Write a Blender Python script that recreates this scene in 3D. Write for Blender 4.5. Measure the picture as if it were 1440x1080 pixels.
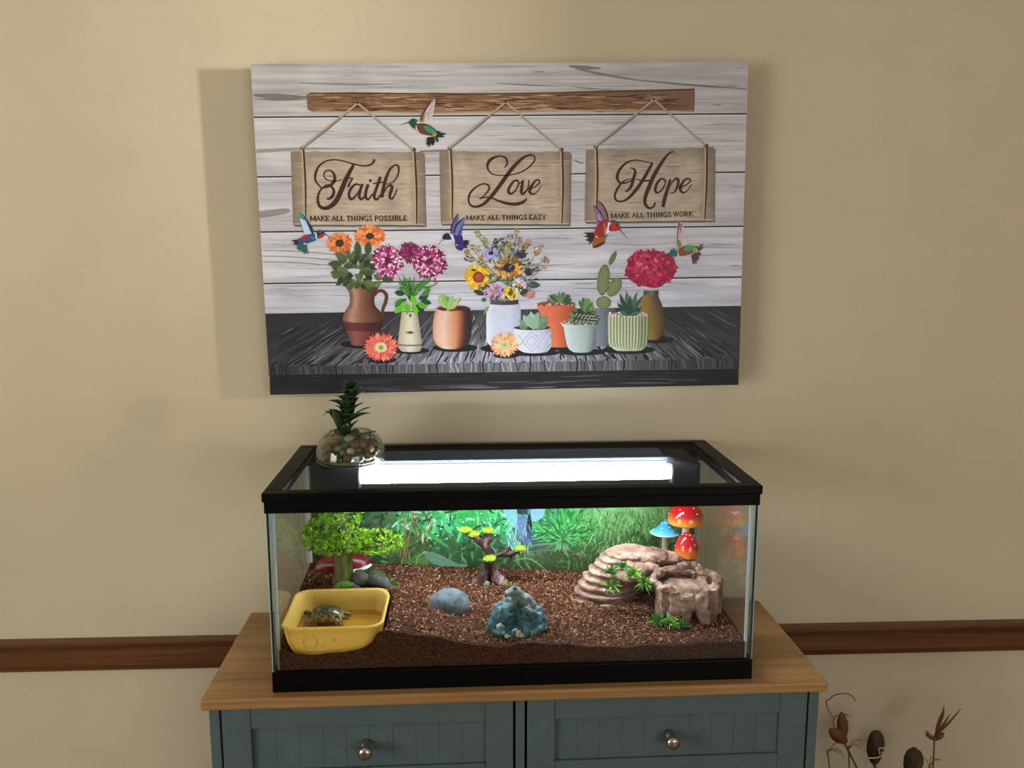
import bpy, bmesh, math, random
from mathutils import Vector, Matrix, noise

for o in list(bpy.data.objects):
    bpy.data.objects.remove(o)
SC = bpy.context.scene
COL = SC.collection
R = random.Random(7)

# ------------------------------------------------------------------ camera, world, lights, exposure
Z0 = 0.86                                   # height of the sideboard top above the floor
def make_camera():
    yaw, pitch = 0.0457, -0.1553
    fw = Vector((math.sin(yaw) * math.cos(pitch), math.cos(yaw) * math.cos(pitch), math.sin(pitch)))
    rt = Vector((math.cos(yaw), -math.sin(yaw), 0))
    up = rt.cross(fw)
    cd = bpy.data.cameras.new('camera')
    cd.sensor_fit = 'HORIZONTAL'
    cd.sensor_width = 36
    cd.lens = 1210.9 / 1440 * 36
    cd.clip_start = 0.05
    c = bpy.data.objects.new('camera', cd)
    COL.objects.link(c)
    m = Matrix((rt, up, -fw)).transposed().to_4x4()
    m.translation = Vector((-0.0327, -1.6194, 0.6866 + Z0))
    c.matrix_world = m
    SC.camera = c
make_camera()

world = bpy.data.worlds.new('world')
SC.world = world
world.use_nodes = True
world.node_tree.nodes['Background'].inputs[0].default_value = (0.75, 0.83, 1.0, 1)
world.node_tree.nodes['Background'].inputs[1].default_value = 0.6

def area(name, loc, target, sx, sy, energy, color, spread=180):
    ld = bpy.data.lights.new(name, 'AREA')
    ld.shape = 'RECTANGLE'
    ld.size, ld.size_y = sx, sy
    ld.energy = energy
    ld.color = color
    ld.spread = math.radians(spread)
    o = bpy.data.objects.new(name, ld)
    COL.objects.link(o)
    o.location = loc
    d = Vector(target) - Vector(loc)
    o.rotation_euler = d.to_track_quat('-Z', 'Y').to_euler()
    return o
# daylight by two side windows, plus an added unseen rear fill window (the window units are built further down)
XL, XR, YB, ZC = -2.3, 3.0, -4.6, 2.55      # left wall, right wall, rear wall, ceiling
WIN_L = (-2.75, -1.25, 0.75, 2.0)          # y0, y1, z0, z1
WIN_R = (-1.85, -1.27, 1.66, 2.30)  # opening trimmed to confine the right beam on the back wall
WIN_B = (0.7, 2.8, 0.85, 2.15)             # x0, x1, z0, z1 in the rear wall, added for fill light
area('daylight_left', (XL - 0.12, (WIN_L[0] + WIN_L[1]) / 2, 1.38), (3, -2.0, 1.38), 1.5, 1.25, 54, (1.0, 0.975, 0.90))
area('daylight_right', (6.2, -2.65, 1.95), (-0.8, 0, 1.5), 0.24, 0.6, 700, (1.0, 0.95, 0.84))
area('fill_rear', ((WIN_B[0] + WIN_B[1]) / 2, YB - 0.12, 1.55), (0.6, 0, 1.3), 2.1, 1.3, 42, (1.0, 0.97, 0.92))
TUBE_STRENGTH = 62.0

SC.view_settings.view_transform = 'Standard'
SC.view_settings.look = 'None'
SC.view_settings.exposure = 0.0
SC.view_settings.gamma = 1.0
SC.view_settings.use_curve_mapping = False
SC.cycles.use_denoising = True
SC.cycles.max_bounces = 14
SC.cycles.transparent_max_bounces = 24
SC.cycles.diffuse_bounces = 4
SC.cycles.caustics_reflective = False
SC.cycles.sample_clamp_indirect = 6.0

# ------------------------------------------------------------------ helpers
def lin(c):
    return tuple(((x / 255) / 12.92 if x / 255 <= 0.04045 else ((x / 255 + 0.055) / 1.055) ** 2.4) for x in c[:3])
def rgb(c, k=1.0):
    return tuple(min(0.92, x * k) for x in lin(c)) + (1,)

class MB:
    def __init__(s):
        s.v, s.f, s.c = [], [], []
    def add(s, vs, fs, col=None):
        n = len(s.v)
        s.v += [tuple(x) for x in vs]
        s.f += [tuple(i + n for i in f) for f in fs]
        if col is not None:
            s.c += (list(col) if isinstance(col, list) else [col] * len(vs))
        return n
    def box(s, x0, x1, y0, y1, z0, z1, col=None):
        vs = [(x, y, z) for z in (z0, z1) for y in (y0, y1) for x in (x0, x1)]
        s.add(vs, [(0, 2, 3, 1), (4, 5, 7, 6), (0, 1, 5, 4), (2, 6, 7, 3), (0, 4, 6, 2), (1, 3, 7, 5)], col)
    def tube(s, pts, rad, n=8, col=None, cap=True, ridge=0.0, k=5, flat=1.0):
        pts = [Vector(p) for p in pts]
        if not isinstance(rad, (list, tuple)):
            rad = [rad] * len(pts)
        t0 = (pts[1] - pts[0]).normalized()
        a = t0.orthogonal().normalized()
        vs, fs = [], []
        for i, p in enumerate(pts):
            t = (pts[min(i + 1, len(pts) - 1)] - pts[max(i - 1, 0)]).normalized()
            a = (a - t * a.dot(t))
            a = a.normalized() if a.length > 1e-9 else t.orthogonal().normalized()
            b = t.cross(a)
            for j in range(n):
                w = 2 * math.pi * j / n
                r = rad[i] * (1 + ridge * math.cos(k * w + i * 0.4))
                vs.append(p + a * math.cos(w) * r + b * math.sin(w) * r * flat)
        for i in range(len(pts) - 1):
            for j in range(n):
                fs.append((i * n + j, i * n + (j + 1) % n, (i + 1) * n + (j + 1) % n, (i + 1) * n + j))
        if cap:
            fs.append(tuple(range(n - 1, -1, -1)))
            fs.append(tuple((len(pts) - 1) * n + j for j in range(n)))
        s.add(vs, fs, col)
    def lathe(s, prof, n=24, col=None, c=(0, 0, 0), fn=None, close=True):
        vs, fs = [], []
        for i, (r, z) in enumerate(prof):
            for j in range(n):
                w = 2 * math.pi * j / n
                q = (c[0] + r * math.cos(w), c[1] + r * math.sin(w), c[2] + z)
                vs.append(fn(q, i, w) if fn else q)
        for i in range(len(prof) - 1):
            for j in range(n):
                fs.append((i * n + j, i * n + (j + 1) % n, (i + 1) * n + (j + 1) % n, (i + 1) * n + j))
        if close:
            fs.append(tuple(range(n - 1, -1, -1)))
            fs.append(tuple((len(prof) - 1) * n + j for j in range(n)))
        s.add(vs, fs, col)
    def ell(s, c, r, n=14, m=9, jit=0.0, seed=0, rot=None, freq=1.0, col=None):
        c = Vector(c)
        vs, fs = [], []
        for i in range(m + 1):
            th = math.pi * i / m
            for j in range(n):
                w = 2 * math.pi * j / n
                d = Vector((math.sin(th) * math.cos(w), math.sin(th) * math.sin(w), math.cos(th)))
                k = 1 + jit * noise.noise(d * 1.7 * freq + Vector((seed * 3.1, seed * 1.7, seed)))
                q = Vector((d.x * r[0] * k, d.y * r[1] * k, d.z * r[2] * k))
                vs.append(c + (rot @ q if rot else q))
        for i in range(m):
            for j in range(n):
                fs.append((i * n + j, (i + 1) * n + j, (i + 1) * n + (j + 1) % n, i * n + (j + 1) % n))
        s.add(vs, fs, col)
    def build(s, name, mat, parent=None, smooth=False, mw=None, bevel=0, seg=2, merge=False):
        me = bpy.data.meshes.new(name)
        me.from_pydata(s.v, [], s.f)
        if s.c:
            at = me.color_attributes.new('Col', 'FLOAT_COLOR', 'POINT')
            flat = []
            for c in s.c:
                flat += [c[0], c[1], c[2], 1.0]
            at.data.foreach_set('color', flat)
        if merge:
            bm = bmesh.new(); bm.from_mesh(me)
            bmesh.ops.remove_doubles(bm, verts=bm.verts, dist=1e-5)
            bm.to_mesh(me); bm.free()
        me.validate(); me.update()
        if smooth:
            me.polygons.foreach_set('use_smooth', [True] * len(me.polygons))
        for mm in (mat if isinstance(mat, list) else [mat]):
            me.materials.append(mm)
        o = bpy.data.objects.new(name, me)
        COL.objects.link(o)
        if parent is not None:
            o.parent = parent
        if mw is not None:
            o.matrix_world = mw
        if bevel:
            b = o.modifiers.new('bevel', 'BEVEL')
            b.width, b.segments, b.limit_method = bevel, seg, 'ANGLE'
            b.harden_normals = False
        return o

def tag(o, label=None, cat=None, group=None, kind=None):
    if label: o['label'] = label
    if cat: o['category'] = cat
    if group: o['group'] = group
    if kind: o['kind'] = kind
    return o
def thing(name, label, cat, mw, group=None):
    o = bpy.data.objects.new(name, None)
    COL.objects.link(o)
    o.empty_display_size = 0.02
    o.matrix_world = mw
    return tag(o, label, cat, group)
def copy_tree(o, mw):
    c = o.copy(); COL.objects.link(c); c.matrix_world = mw
    for ch in o.children:
        d = ch.copy(); COL.objects.link(d); d.parent = c
    return c
T = Matrix.Translation

def spline(pts, n=8):
    """Catmull-Rom through points of any dimension"""
    P = [pts[0]] + list(pts) + [pts[-1]]
    out = []
    for i in range(1, len(P) - 2):
        for k in range(n):
            t = k / n
            out.append(tuple(0.5 * ((2 * b) + (c - a) * t + (2 * a - 5 * b + 4 * c - d) * t * t + (-a + 3 * b - 3 * c + d) * t ** 3)
                             for a, b, c, d in zip(P[i - 1], P[i], P[i + 1], P[i + 2])))
    out.append(tuple(pts[-1]))
    return out
def interp(tab, x):
    if x <= tab[0][0]: return tab[0][1]
    for (a, p), (b, q) in zip(tab, tab[1:]):
        if x <= b:
            t = (x - a) / (b - a)
            if isinstance(p, tuple):
                return tuple(u + (w - u) * t for u, w in zip(p, q))
            return p + (q - p) * t
    return tab[-1][1]
def nz(x, y, z=0.0):
    return noise.noise(Vector((x, y, z)))

# ------------------------------------------------------------------ materials
def nodes_of(m):
    m.use_nodes = True
    nt = m.node_tree
    return nt, nt.nodes, nt.links, nt.nodes['Principled BSDF']
def mat(name, c1, rough=0.5, metal=0.0, c2=None, scale=(20, 20, 20), detail=4, bump=0.0, bscale=None, k=1.0, spec=0.5, c3=None, lo=0.35, hi=0.65, trans=0.0, sss=0.0, coat=0.0):
    m = bpy.data.materials.new(name)
    nt, N, L, b = nodes_of(m)
    b.inputs['Base Color'].default_value = rgb(c1, k)
    b.inputs['Roughness'].default_value = rough
    b.inputs['Metallic'].default_value = metal
    b.inputs['Specular IOR Level'].default_value = spec
    if coat: b.inputs['Coat Weight'].default_value = coat
    if sss:
        b.inputs['Subsurface Weight'].default_value = sss
        b.inputs['Subsurface Radius'].default_value = (0.004, 0.003, 0.002)
    if c2 is not None or bump:
        tc = N.new('ShaderNodeTexCoord')
        mp = N.new('ShaderNodeMapping')
        mp.inputs['Scale'].default_value = scale
        L.new(tc.outputs['Object'], mp.inputs['Vector'])
        no = N.new('ShaderNodeTexNoise')
        no.inputs['Scale'].default_value = 1.0
        no.inputs['Detail'].default_value = detail
        L.new(mp.outputs[0], no.inputs['Vector'])
        if c2 is not None:
            r = N.new('ShaderNodeValToRGB')
            r.color_ramp.elements[0].position, r.color_ramp.elements[1].position = lo, hi
            r.color_ramp.elements[0].color = rgb(c1, k)
            r.color_ramp.elements[1].color = rgb(c2, k)
            if c3 is not None:
                e = r.color_ramp.elements.new((lo + hi) / 2)
                e.color = rgb(c3, k)
            L.new(no.outputs['Fac'], r.inputs[0])
            L.new(r.outputs[0], b.inputs['Base Color'])
        if bump:
            src = no
            if bscale is not None:
                mp2 = N.new('ShaderNodeMapping'); mp2.inputs['Scale'].default_value = bscale
                L.new(tc.outputs['Object'], mp2.inputs['Vector'])
                src = N.new('ShaderNodeTexNoise'); src.inputs['Scale'].default_value = 1.0; src.inputs['Detail'].default_value = 5
                L.new(mp2.outputs[0], src.inputs['Vector'])
            bp = N.new('ShaderNodeBump')
            bp.inputs['Strength'].default_value = 1.0
            bp.inputs['Distance'].default_value = bump
            L.new(src.outputs['Fac'], bp.inputs['Height'])
            L.new(bp.outputs[0], b.inputs['Normal'])
    return m
def vmat(name, rough=0.6, spec=0.3, grain=0.0, scale=(60, 60, 60), coat=0.0, bump=0.0):
    """colours stored on the vertices, with a fine procedural grain on top"""
    m = bpy.data.materials.new(name)
    nt, N, L, b = nodes_of(m)
    a = N.new('ShaderNodeAttribute'); a.attribute_name = 'Col'
    b.inputs['Roughness'].default_value = rough
    b.inputs['Specular IOR Level'].default_value = spec
    if coat: b.inputs['Coat Weight'].default_value = coat
    tc = N.new('ShaderNodeTexCoord')
    mp = N.new('ShaderNodeMapping'); mp.inputs['Scale'].default_value = scale
    L.new(tc.outputs['Object'], mp.inputs['Vector'])
    no = N.new('ShaderNodeTexNoise'); no.inputs['Scale'].default_value = 1; no.inputs['Detail'].default_value = 6; no.inputs['Roughness'].default_value = 0.65
    L.new(mp.outputs[0], no.inputs['Vector'])
    mr = N.new('ShaderNodeMapRange')
    mr.inputs[1].default_value, mr.inputs[2].default_value = 0.3, 0.7
    mr.inputs[3].default_value, mr.inputs[4].default_value = 1 - grain, 1 + grain * 0.6
    L.new(no.outputs['Fac'], mr.inputs[0])
    mx = N.new('ShaderNodeVectorMath'); mx.operation = 'SCALE'
    L.new(a.outputs['Color'], mx.inputs[0]); L.new(mr.outputs[0], mx.inputs['Scale'])
    L.new(mx.outputs[0], b.inputs['Base Color'])
    if bump:
        bp = N.new('ShaderNodeBump'); bp.inputs['Distance'].default_value = bump; bp.inputs['Strength'].default_value = 1
        L.new(no.outputs['Fac'], bp.inputs['Height']); L.new(bp.outputs[0], b.inputs['Normal'])
    return m
def glassmat(name, tint=(0.97, 0.99, 0.98), f0=0.022, rough=0.0, power=5.0):
    """clear pane: straight-through transmission plus an angle-dependent mirror reflection"""
    m = bpy.data.materials.new(name)
    nt, N, L, b = nodes_of(m)
    N.remove(b)
    out = N['Material Output']
    ge = N.new('ShaderNodeNewGeometry')
    dt = N.new('ShaderNodeVectorMath'); dt.operation = 'DOT_PRODUCT'
    L.new(ge.outputs['Incoming'], dt.inputs[0]); L.new(ge.outputs['Normal'], dt.inputs[1])
    ab = N.new('ShaderNodeMath'); ab.operation = 'ABSOLUTE'; L.new(dt.outputs['Value'], ab.inputs[0])
    su = N.new('ShaderNodeMath'); su.operation = 'SUBTRACT'; su.inputs[0].default_value = 1; L.new(ab.outputs[0], su.inputs[1])
    po = N.new('ShaderNodeMath'); po.operation = 'POWER'; po.inputs[1].default_value = power; L.new(su.outputs[0], po.inputs[0])
    ma = N.new('ShaderNodeMath'); ma.operation = 'MULTIPLY_ADD'; ma.inputs[1].default_value = 1 - f0; ma.inputs[2].default_value = f0
    L.new(po.outputs[0], ma.inputs[0])
    tr = N.new('ShaderNodeBsdfTransparent'); tr.inputs[0].default_value = tint + (1,)
    gl = N.new('ShaderNodeBsdfGlossy'); gl.inputs['Roughness'].default_value = rough
    mx = N.new('ShaderNodeMixShader')
    L.new(ma.outputs[0], mx.inputs[0]); L.new(tr.outputs[0], mx.inputs[1]); L.new(gl.outputs[0], mx.inputs[2])
    L.new(mx.outputs[0], out.inputs['Surface'])
    return m
def emitmat(name, color, strength):
    m = bpy.data.materials.new(name)
    nt, N, L, b = nodes_of(m)
    b.inputs['Base Color'].default_value = (0.9, 0.9, 0.9, 1)
    b.inputs['Emission Color'].default_value = color + (1,)
    b.inputs['Emission Strength'].default_value = strength
    return m
def woodmat(name, dark, light, along='x', rough=0.45, k=1.0, stretch=18, bump=0.0004, fine=160):
    m = bpy.data.materials.new(name)
    nt, N, L, b = nodes_of(m)
    tc = N.new('ShaderNodeTexCoord')
    def nnode(s, d):
        mp = N.new('ShaderNodeMapping')
        mp.inputs['Scale'].default_value = (s / stretch, s, s) if along == 'x' else (s, s / stretch, s) if along == 'y' else (s, s, s / stretch)
        L.new(tc.outputs['Object'], mp.inputs['Vector'])
        n = N.new('ShaderNodeTexNoise'); n.inputs['Scale'].default_value = 1; n.inputs['Detail'].default_value = d; n.inputs['Distortion'].default_value = 0.6
        L.new(mp.outputs[0], n.inputs['Vector'])
        return n
    a, c = nnode(30, 3), nnode(fine, 6)
    mi = N.new('ShaderNodeMath'); mi.operation = 'MULTIPLY_ADD'; mi.inputs[1].default_value = 0.45
    L.new(c.outputs['Fac'], mi.inputs[0])
    hf = N.new('ShaderNodeMath'); hf.operation = 'MULTIPLY'; hf.inputs[1].default_value = 0.55
    L.new(a.outputs['Fac'], hf.inputs[0]); L.new(hf.outputs[0], mi.inputs[2])
    r = N.new('ShaderNodeValToRGB')
    r.color_ramp.elements[0].position, r.color_ramp.elements[1].position = 0.36, 0.62
    r.color_ramp.elements[0].color, r.color_ramp.elements[1].color = rgb(dark, k), rgb(light, k)
    L.new(mi.outputs[0], r.inputs[0]); L.new(r.outputs[0], b.inputs['Base Color'])
    b.inputs['Roughness'].default_value = rough
    bp = N.new('ShaderNodeBump'); bp.inputs['Distance'].default_value = bump
    L.new(mi.outputs[0], bp.inputs['Height']); L.new(bp.outputs[0], b.inputs['Normal'])
    return m

M_wall = mat('wall_paint', (210, 197, 170), 0.75, c2=(207, 194, 167), scale=(9, 9, 9), bump=0.0006, bscale=(420, 420, 420), spec=0.2)
M_ceil = mat('ceiling_paint', (225, 222, 212), 0.9, c2=(220, 217, 207), scale=(6, 6, 6))
M_floor = woodmat('floor_wood', (95, 62, 38), (128, 88, 56), 'y', 0.4, stretch=12)
M_rail = woodmat('rail_wood', (74, 42, 20), (110, 68, 36), 'x', 0.35, stretch=30)
M_top = woodmat('oak_top', (140, 102, 60), (174, 132, 82), 'x', 0.4, stretch=24, bump=0.0001)
M_cab = mat('grey_green_paint', (82, 99, 101), 0.55, c2=(77, 94, 96), scale=(30, 30, 30), bump=0.0002, bscale=(40, 40, 900))
M_gap = mat('cabinet_inside', (18, 20, 20), 0.8, c2=(14, 15, 15))
M_chrome = mat('brushed_nickel', (205, 200, 190), 0.22, 1.0, c2=(180, 175, 165), scale=(90, 90, 90))
M_black = mat('black_plastic', (4, 4, 5), 0.42, c2=(6, 6, 7), scale=(200, 200, 200), spec=0.12)
M_blackgloss = mat('black_gloss_plastic', (10, 10, 11), 0.14, c2=(12, 12, 13), scale=(200, 200, 200), spec=0.6)
M_blackmatte = mat('black_housing', (16, 17, 19), 0.5, c2=(22, 23, 26), scale=(100, 100, 100), spec=0.3)
M_glass = glassmat('tank_glass')
M_win = glassmat('window_glass', (0.98, 0.99, 0.99))
M_white = mat('white_gloss', (225, 223, 216), 0.4, c2=(220, 218, 210))

# ------------------------------------------------------------------ room shell
def quad_wall(name, mb, m):
    return tag(mb.build(name, m), kind='structure')
b = MB(); b.box(XL, XR, 0, 0.12, 0, ZC); quad_wall('wall_back', b, M_wall)
b = MB(); b.box(XL - 0.12, XR + 0.12, YB - 0.12, 0.12, -0.08, 0); quad_wall('floor', b, M_floor)
b = MB(); b.box(XL - 0.12, XR + 0.12, YB - 0.12, 0.12, ZC, ZC + 0.08); quad_wall('ceiling', b, M_ceil)
def side_wall(name, x0, x1, w):
    b = MB()
    y0, y1, z0, z1 = w
    b.box(x0, x1, YB, y0, 0, ZC); b.box(x0, x1, y1, 0, 0, ZC)
    b.box(x0, x1, y0, y1, 0, z0); b.box(x0, x1, y0, y1, z1, ZC)
    quad_wall(name, b, M_wall)
side_wall('wall_left', XL - 0.12, XL, WIN_L)
side_wall('wall_right', XR, XR + 0.12, WIN_R)
b = MB()
b.box(XL, WIN_B[0], YB - 0.12, YB, 0, ZC); b.box(WIN_B[1], XR, YB - 0.12, YB, 0, ZC)
b.box(WIN_B[0], WIN_B[1], YB - 0.12, YB, 0, WIN_B[2]); b.box(WIN_B[0], WIN_B[1], YB - 0.12, YB, WIN_B[3], ZC)
quad_wall('wall_rear', b, M_wall)
def window(name, axis, p0, p1, a0, a1, z0, z1):
    """sash window: frame, one sash bar, glass pane. axis 'x' = pane normal along x"""
    def bx(mb, u0, u1, w0, w1):
        if axis == 'x': mb.box(p0, p1, u0, u1, w0, w1)
        else: mb.box(u0, u1, p0, p1, w0, w1)
    fr = MB()
    t = 0.05
    bx(fr, a0, a0 + t, z0, z1); bx(fr, a1 - t, a1, z0, z1)
    bx(fr, a0 + t, a1 - t, z0, z0 + t); bx(fr, a0 + t, a1 - t, z1 - t, z1)
    root = tag(fr.build(name, M_white), kind='structure')
    mm = MB(); zc = (z0 + z1) / 2
    bx(mm, a0 + t, a1 - t, zc - 0.015, zc + 0.015)
    mm.build('sash_bar', M_white, root)
    if name == 'window_2':
        mm = MB(); bx(mm, -1.51, -1.45, z0 + t, z1 - t)  # post added out of view to cast a shadow band on the wall
        mm.build('shadow_mullion', M_white, root)
    g = MB(); pm = (p0 + p1) / 2
    if axis == 'x': g.box(pm - 0.002, pm + 0.002, a0 + t, a1 - t, z0 + t, z1 - t)
    else: g.box(a0 + t, a1 - t, pm - 0.002, pm + 0.002, z0 + t, z1 - t)
    g.build('pane', M_win, root)
window('window_1', 'x', XL - 0.08, XL - 0.03, *WIN_L)
window('window_2', 'x', XR + 0.03, XR + 0.08, *WIN_R)
window('rear_fill_window', 'y', YB - 0.08, YB - 0.03, *WIN_B)  # unseen rear window added for the fill light
# chair rail: extruded profile along the back wall
b = MB()
zt, zb = Z0 - 0.0619, Z0 - 0.1232
prof = [(0, zt), (-0.018, zt), (-0.021, zt - 0.003), (-0.021, zt - 0.008), (-0.016, zt - 0.011), (-0.014, zt - 0.016), (-0.019, zt - 0.02),
        (-0.019, zb + 0.012), (-0.016, zb + 0.006), (-0.015, zb), (0, zb)]
vs = [(x, y, z) for x in (XL, XR) for (y, z) in prof]
n = len(prof)
fs = [(i, (i + 1) % n, n + (i + 1) % n, n + i) for i in range(n)] + [tuple(range(n)), tuple(range(2 * n - 1, n - 1, -1))]
b.add(vs, fs)
tag(b.build('trim_1', M_rail), kind='structure')

# ------------------------------------------------------------------ sideboard
CM = T((0.0387, -0.3581, 0)) @ Matrix.Rotation(0.0137, 4, 'Z')
def make_sideboard():
    root = thing('sideboard', 'grey green painted sideboard with oak top, drawers and round nickel knobs', 'sideboard', CM)
    W = 0.9914 / 2
    D = 0.3281
    b = MB(); b.box(-W, W, 0, D, Z0 - 0.0185, Z0)
    b.build('worktop', M_top, root, bevel=0.004, seg=3)
    X0, X1, F = -0.4875, 0.4885, 0.016
    zt = Z0 - 0.0185
    b = MB()
    b.box(X0, X0 + 0.0155, F, D - 0.005, 0.0, zt); b.build('side_panel', M_cab, root, bevel=0.001)
    b = MB()
    b.box(X1 - 0.0155, X1, F, D - 0.005, 0.0, zt); b.build('side_panel', M_cab, root, bevel=0.001)
    b = MB(); b.box(-0.0068, 0.0078, F, D - 0.02, 0.06, zt); b.build('centre_stile', M_cab, root, bevel=0.001)
    b = MB(); b.box(X0 + 0.0155, X1 - 0.0155, D - 0.02, D - 0.01, 0.06, zt); b.build('back_panel', M_gap, root)
    b = MB(); b.box(X0 + 0.0155, X1 - 0.0155, F + 0.004, D - 0.02, 0.06, 0.08); b.build('bottom_shelf', M_cab, root)
    b = MB(); b.box(X0 + 0.0155, X1 - 0.0155, F + 0.006, F + 0.016, 0.0, 0.06); b.build('plinth', M_cab, root)
    b = MB(); b.box(X0 + 0.0155, -0.0068, F + 0.022, D - 0.02, Z0 - 0.185, zt); b.box(0.0078, X1 - 0.0155, F + 0.022, D - 0.02, Z0 - 0.185, zt)
    b.build('drawer_box', M_gap, root)
    def front(name, a0, a1, z0, z1, stile, rail, knob):
        f = MB()
        f.box(a0, a0 + stile, F, F + 0.018, z0, z1); f.box(a1 - stile, a1, F, F + 0.018, z0, z1)
        f.box(a0 + stile + 0.0004, a1 - stile - 0.0004, F + 0.0006, F + 0.018, z1 - rail, z1 - 0.0002)
        f.box(a0 + stile + 0.0004, a1 - stile - 0.0004, F + 0.0006, F + 0.018, z0, z0 + rail)
        o = f.build(name, M_cab, root, bevel=0.0008, seg=1)
        n = 10 if a1 - a0 > 0.3 else 5
        x0, x1 = a0 + stile, a1 - stile
        w = (x1 - x0) / n
        for i in range(n):
            p = MB(); p.box(x0 + i * w + 0.00006, x0 + (i + 1) * w - 0.00006, F + 0.0065, F + 0.015, z0 + rail, z1 - rail)
            p.build('panel_board', M_cab, o, bevel=0.0005, seg=1)
        k = MB()
        k.tube([(0, 0.006, 0), (0, -0.004, 0), (0, -0.006, 0), (0, -0.012, 0), (0, -0.016, 0), (0, -0.021, 0), (0, -0.025, 0), (0, -0.027, 0)],
               [0.0085, 0.0085, 0.0055, 0.005, 0.0085, 0.0115, 0.0098, 0.005], 20)
        kx, kz = knob
        q = k.build('knob', M_chrome, o, smooth=True)
        q.location = (kx, F, kz)
        q['label'] = 'round brushed nickel knob'
        return o
    xm0, xm1 = -0.0128, 0.0138
    front('drawer', X0 + 0.0188, xm0 + 0.002, Z0 - 0.172, Z0 - 0.0205, 0.0445, 0.039, (-0.2445, Z0 - 0.0945))
    front('drawer', xm1 - 0.002, X1 - 0.0188, Z0 - 0.172, Z0 - 0.0205, 0.0445, 0.039, (0.2445, Z0 - 0.0945))
    xq = [X0 + 0.0188, (X0 + 0.0188 + xm0) / 2, xm0 + 0.002, xm1 - 0.002, (xm1 + X1 - 0.0188) / 2, X1 - 0.0188]
    for a0, a1, kx in ((xq[0], xq[1] - 0.001, xq[1] - 0.025), (xq[1] + 0.001, xq[2], xq[1] + 0.025), (xq[3], xq[4] - 0.001, xq[4] - 0.025), (xq[4] + 0.001, xq[5], xq[4] + 0.025)):
        front('door', a0, a1, 0.062, Z0 - 0.176, 0.045, 0.05, (kx, 0.55))
make_sideboard()

# ------------------------------------------------------------------ tank
TM = T((0.0322, -0.3417, Z0)) @ Matrix.Rotation(0.0125, 4, 'Z')
def TL(u, v, z, rz=0.0):
    return TM @ T((u, v, z)) @ Matrix.Rotation(rz, 4, 'Z')
HU, D, H = 0.384, 0.3243, 0.3227
def ring(mb, u, v0, v1, iu, iv0, iv1, z0, z1):
    mb.box(-u, u, v0, iv0, z0, z1); mb.box(-u, u, iv1, v1, z0, z1)
    mb.box(-u, -iu, iv0, iv1, z0, z1); mb.box(iu, u, iv0, iv1, z0, z1)
def sil_mat():
    """milky silicone: lets light through diffusely"""
    m = bpy.data.materials.new('milky_silicone')
    nt, N, L, b = nodes_of(m)
    b.inputs['Base Color'].default_value = rgb((214, 226, 232)); b.inputs['Roughness'].default_value = 0.4
    t = N.new('ShaderNodeBsdfTranslucent'); t.inputs[0].default_value = rgb((222, 234, 242))
    x = N.new('ShaderNodeMixShader'); x.inputs[0].default_value = 0.65
    L.new(b.outputs[0], x.inputs[1]); L.new(t.outputs[0], x.inputs[2]); L.new(x.outputs[0], N['Material Output'].inputs['Surface'])
    return m
M_teal = mat('glass_edge', (18, 62, 60), 0.12, c2=(12, 44, 46), scale=(60, 60, 60))
M_sil = sil_mat()
def make_tank():
    root = thing('glass_tank', 'long glass terrarium tank with black plastic top and bottom frames on the sideboard', 'tank', TM)
    b = MB(); ring(b, 0.382, 0.0, D, 0.366, 0.014, D - 0.014, 0, 0.0336)
    b.build('bottom_frame', M_black, root, bevel=0.0015)
    b = MB(); ring(b, 0.3825, 0.0, D, 0.3715, 0.010, D - 0.010, 0.2906, 0.3085); ring(b, 0.3715, 0.010, D - 0.010, 0.362, 0.02, D - 0.02, 0.3005, 0.3065)
    b.build('top_frame', M_black, root, bevel=0.0012)
    def pane(n, *q):
        b = MB(); b.box(*q); b.build(n, M_glass, root)
    pane('front_pane', -0.3795, 0.3795, 0.003, 0.0075, 0.012, 0.300)
    pane('back_pane', -0.3795, 0.3795, D - 0.0075, D - 0.003, 0.012, 0.300)
    pane('side_pane', -0.3795, -0.375, 0.0080, D - 0.008, 0.012, 0.300)
    pane('side_pane', 0.375, 0.3795, 0.0080, D - 0.008, 0.012, 0.300)
    b = MB(); b.box(-0.374, 0.374, 0.009, D - 0.009, 0.006, 0.011); b.build('bottom_pane', M_glass, root)
    for s in (-1, 1):
        b = MB(); b.box(min(s * 0.3765, s * 0.3798), max(s * 0.3765, s * 0.3798), 0.0022, 0.0029, 0.03, 0.295)
        b.build('glass_edge', M_teal, root)
        for yy in (0.0081, D - 0.0125):
            b = MB()
            b.box(min(s * 0.3695, s * 0.3748), max(s * 0.3695, s * 0.3748), yy, yy + 0.0045, 0.012, 0.300)
            b.build('silicone_seam', M_sil, root, bevel=0.0015)
        b = MB(); b.box(min(s * 0.3799, s * 0.3812), max(s * 0.3799, s * 0.3812), 0.0026, 0.008, 0.03, 0.295)
        b.build('silicone_seam', M_sil, root)
    return root
make_tank()

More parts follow.
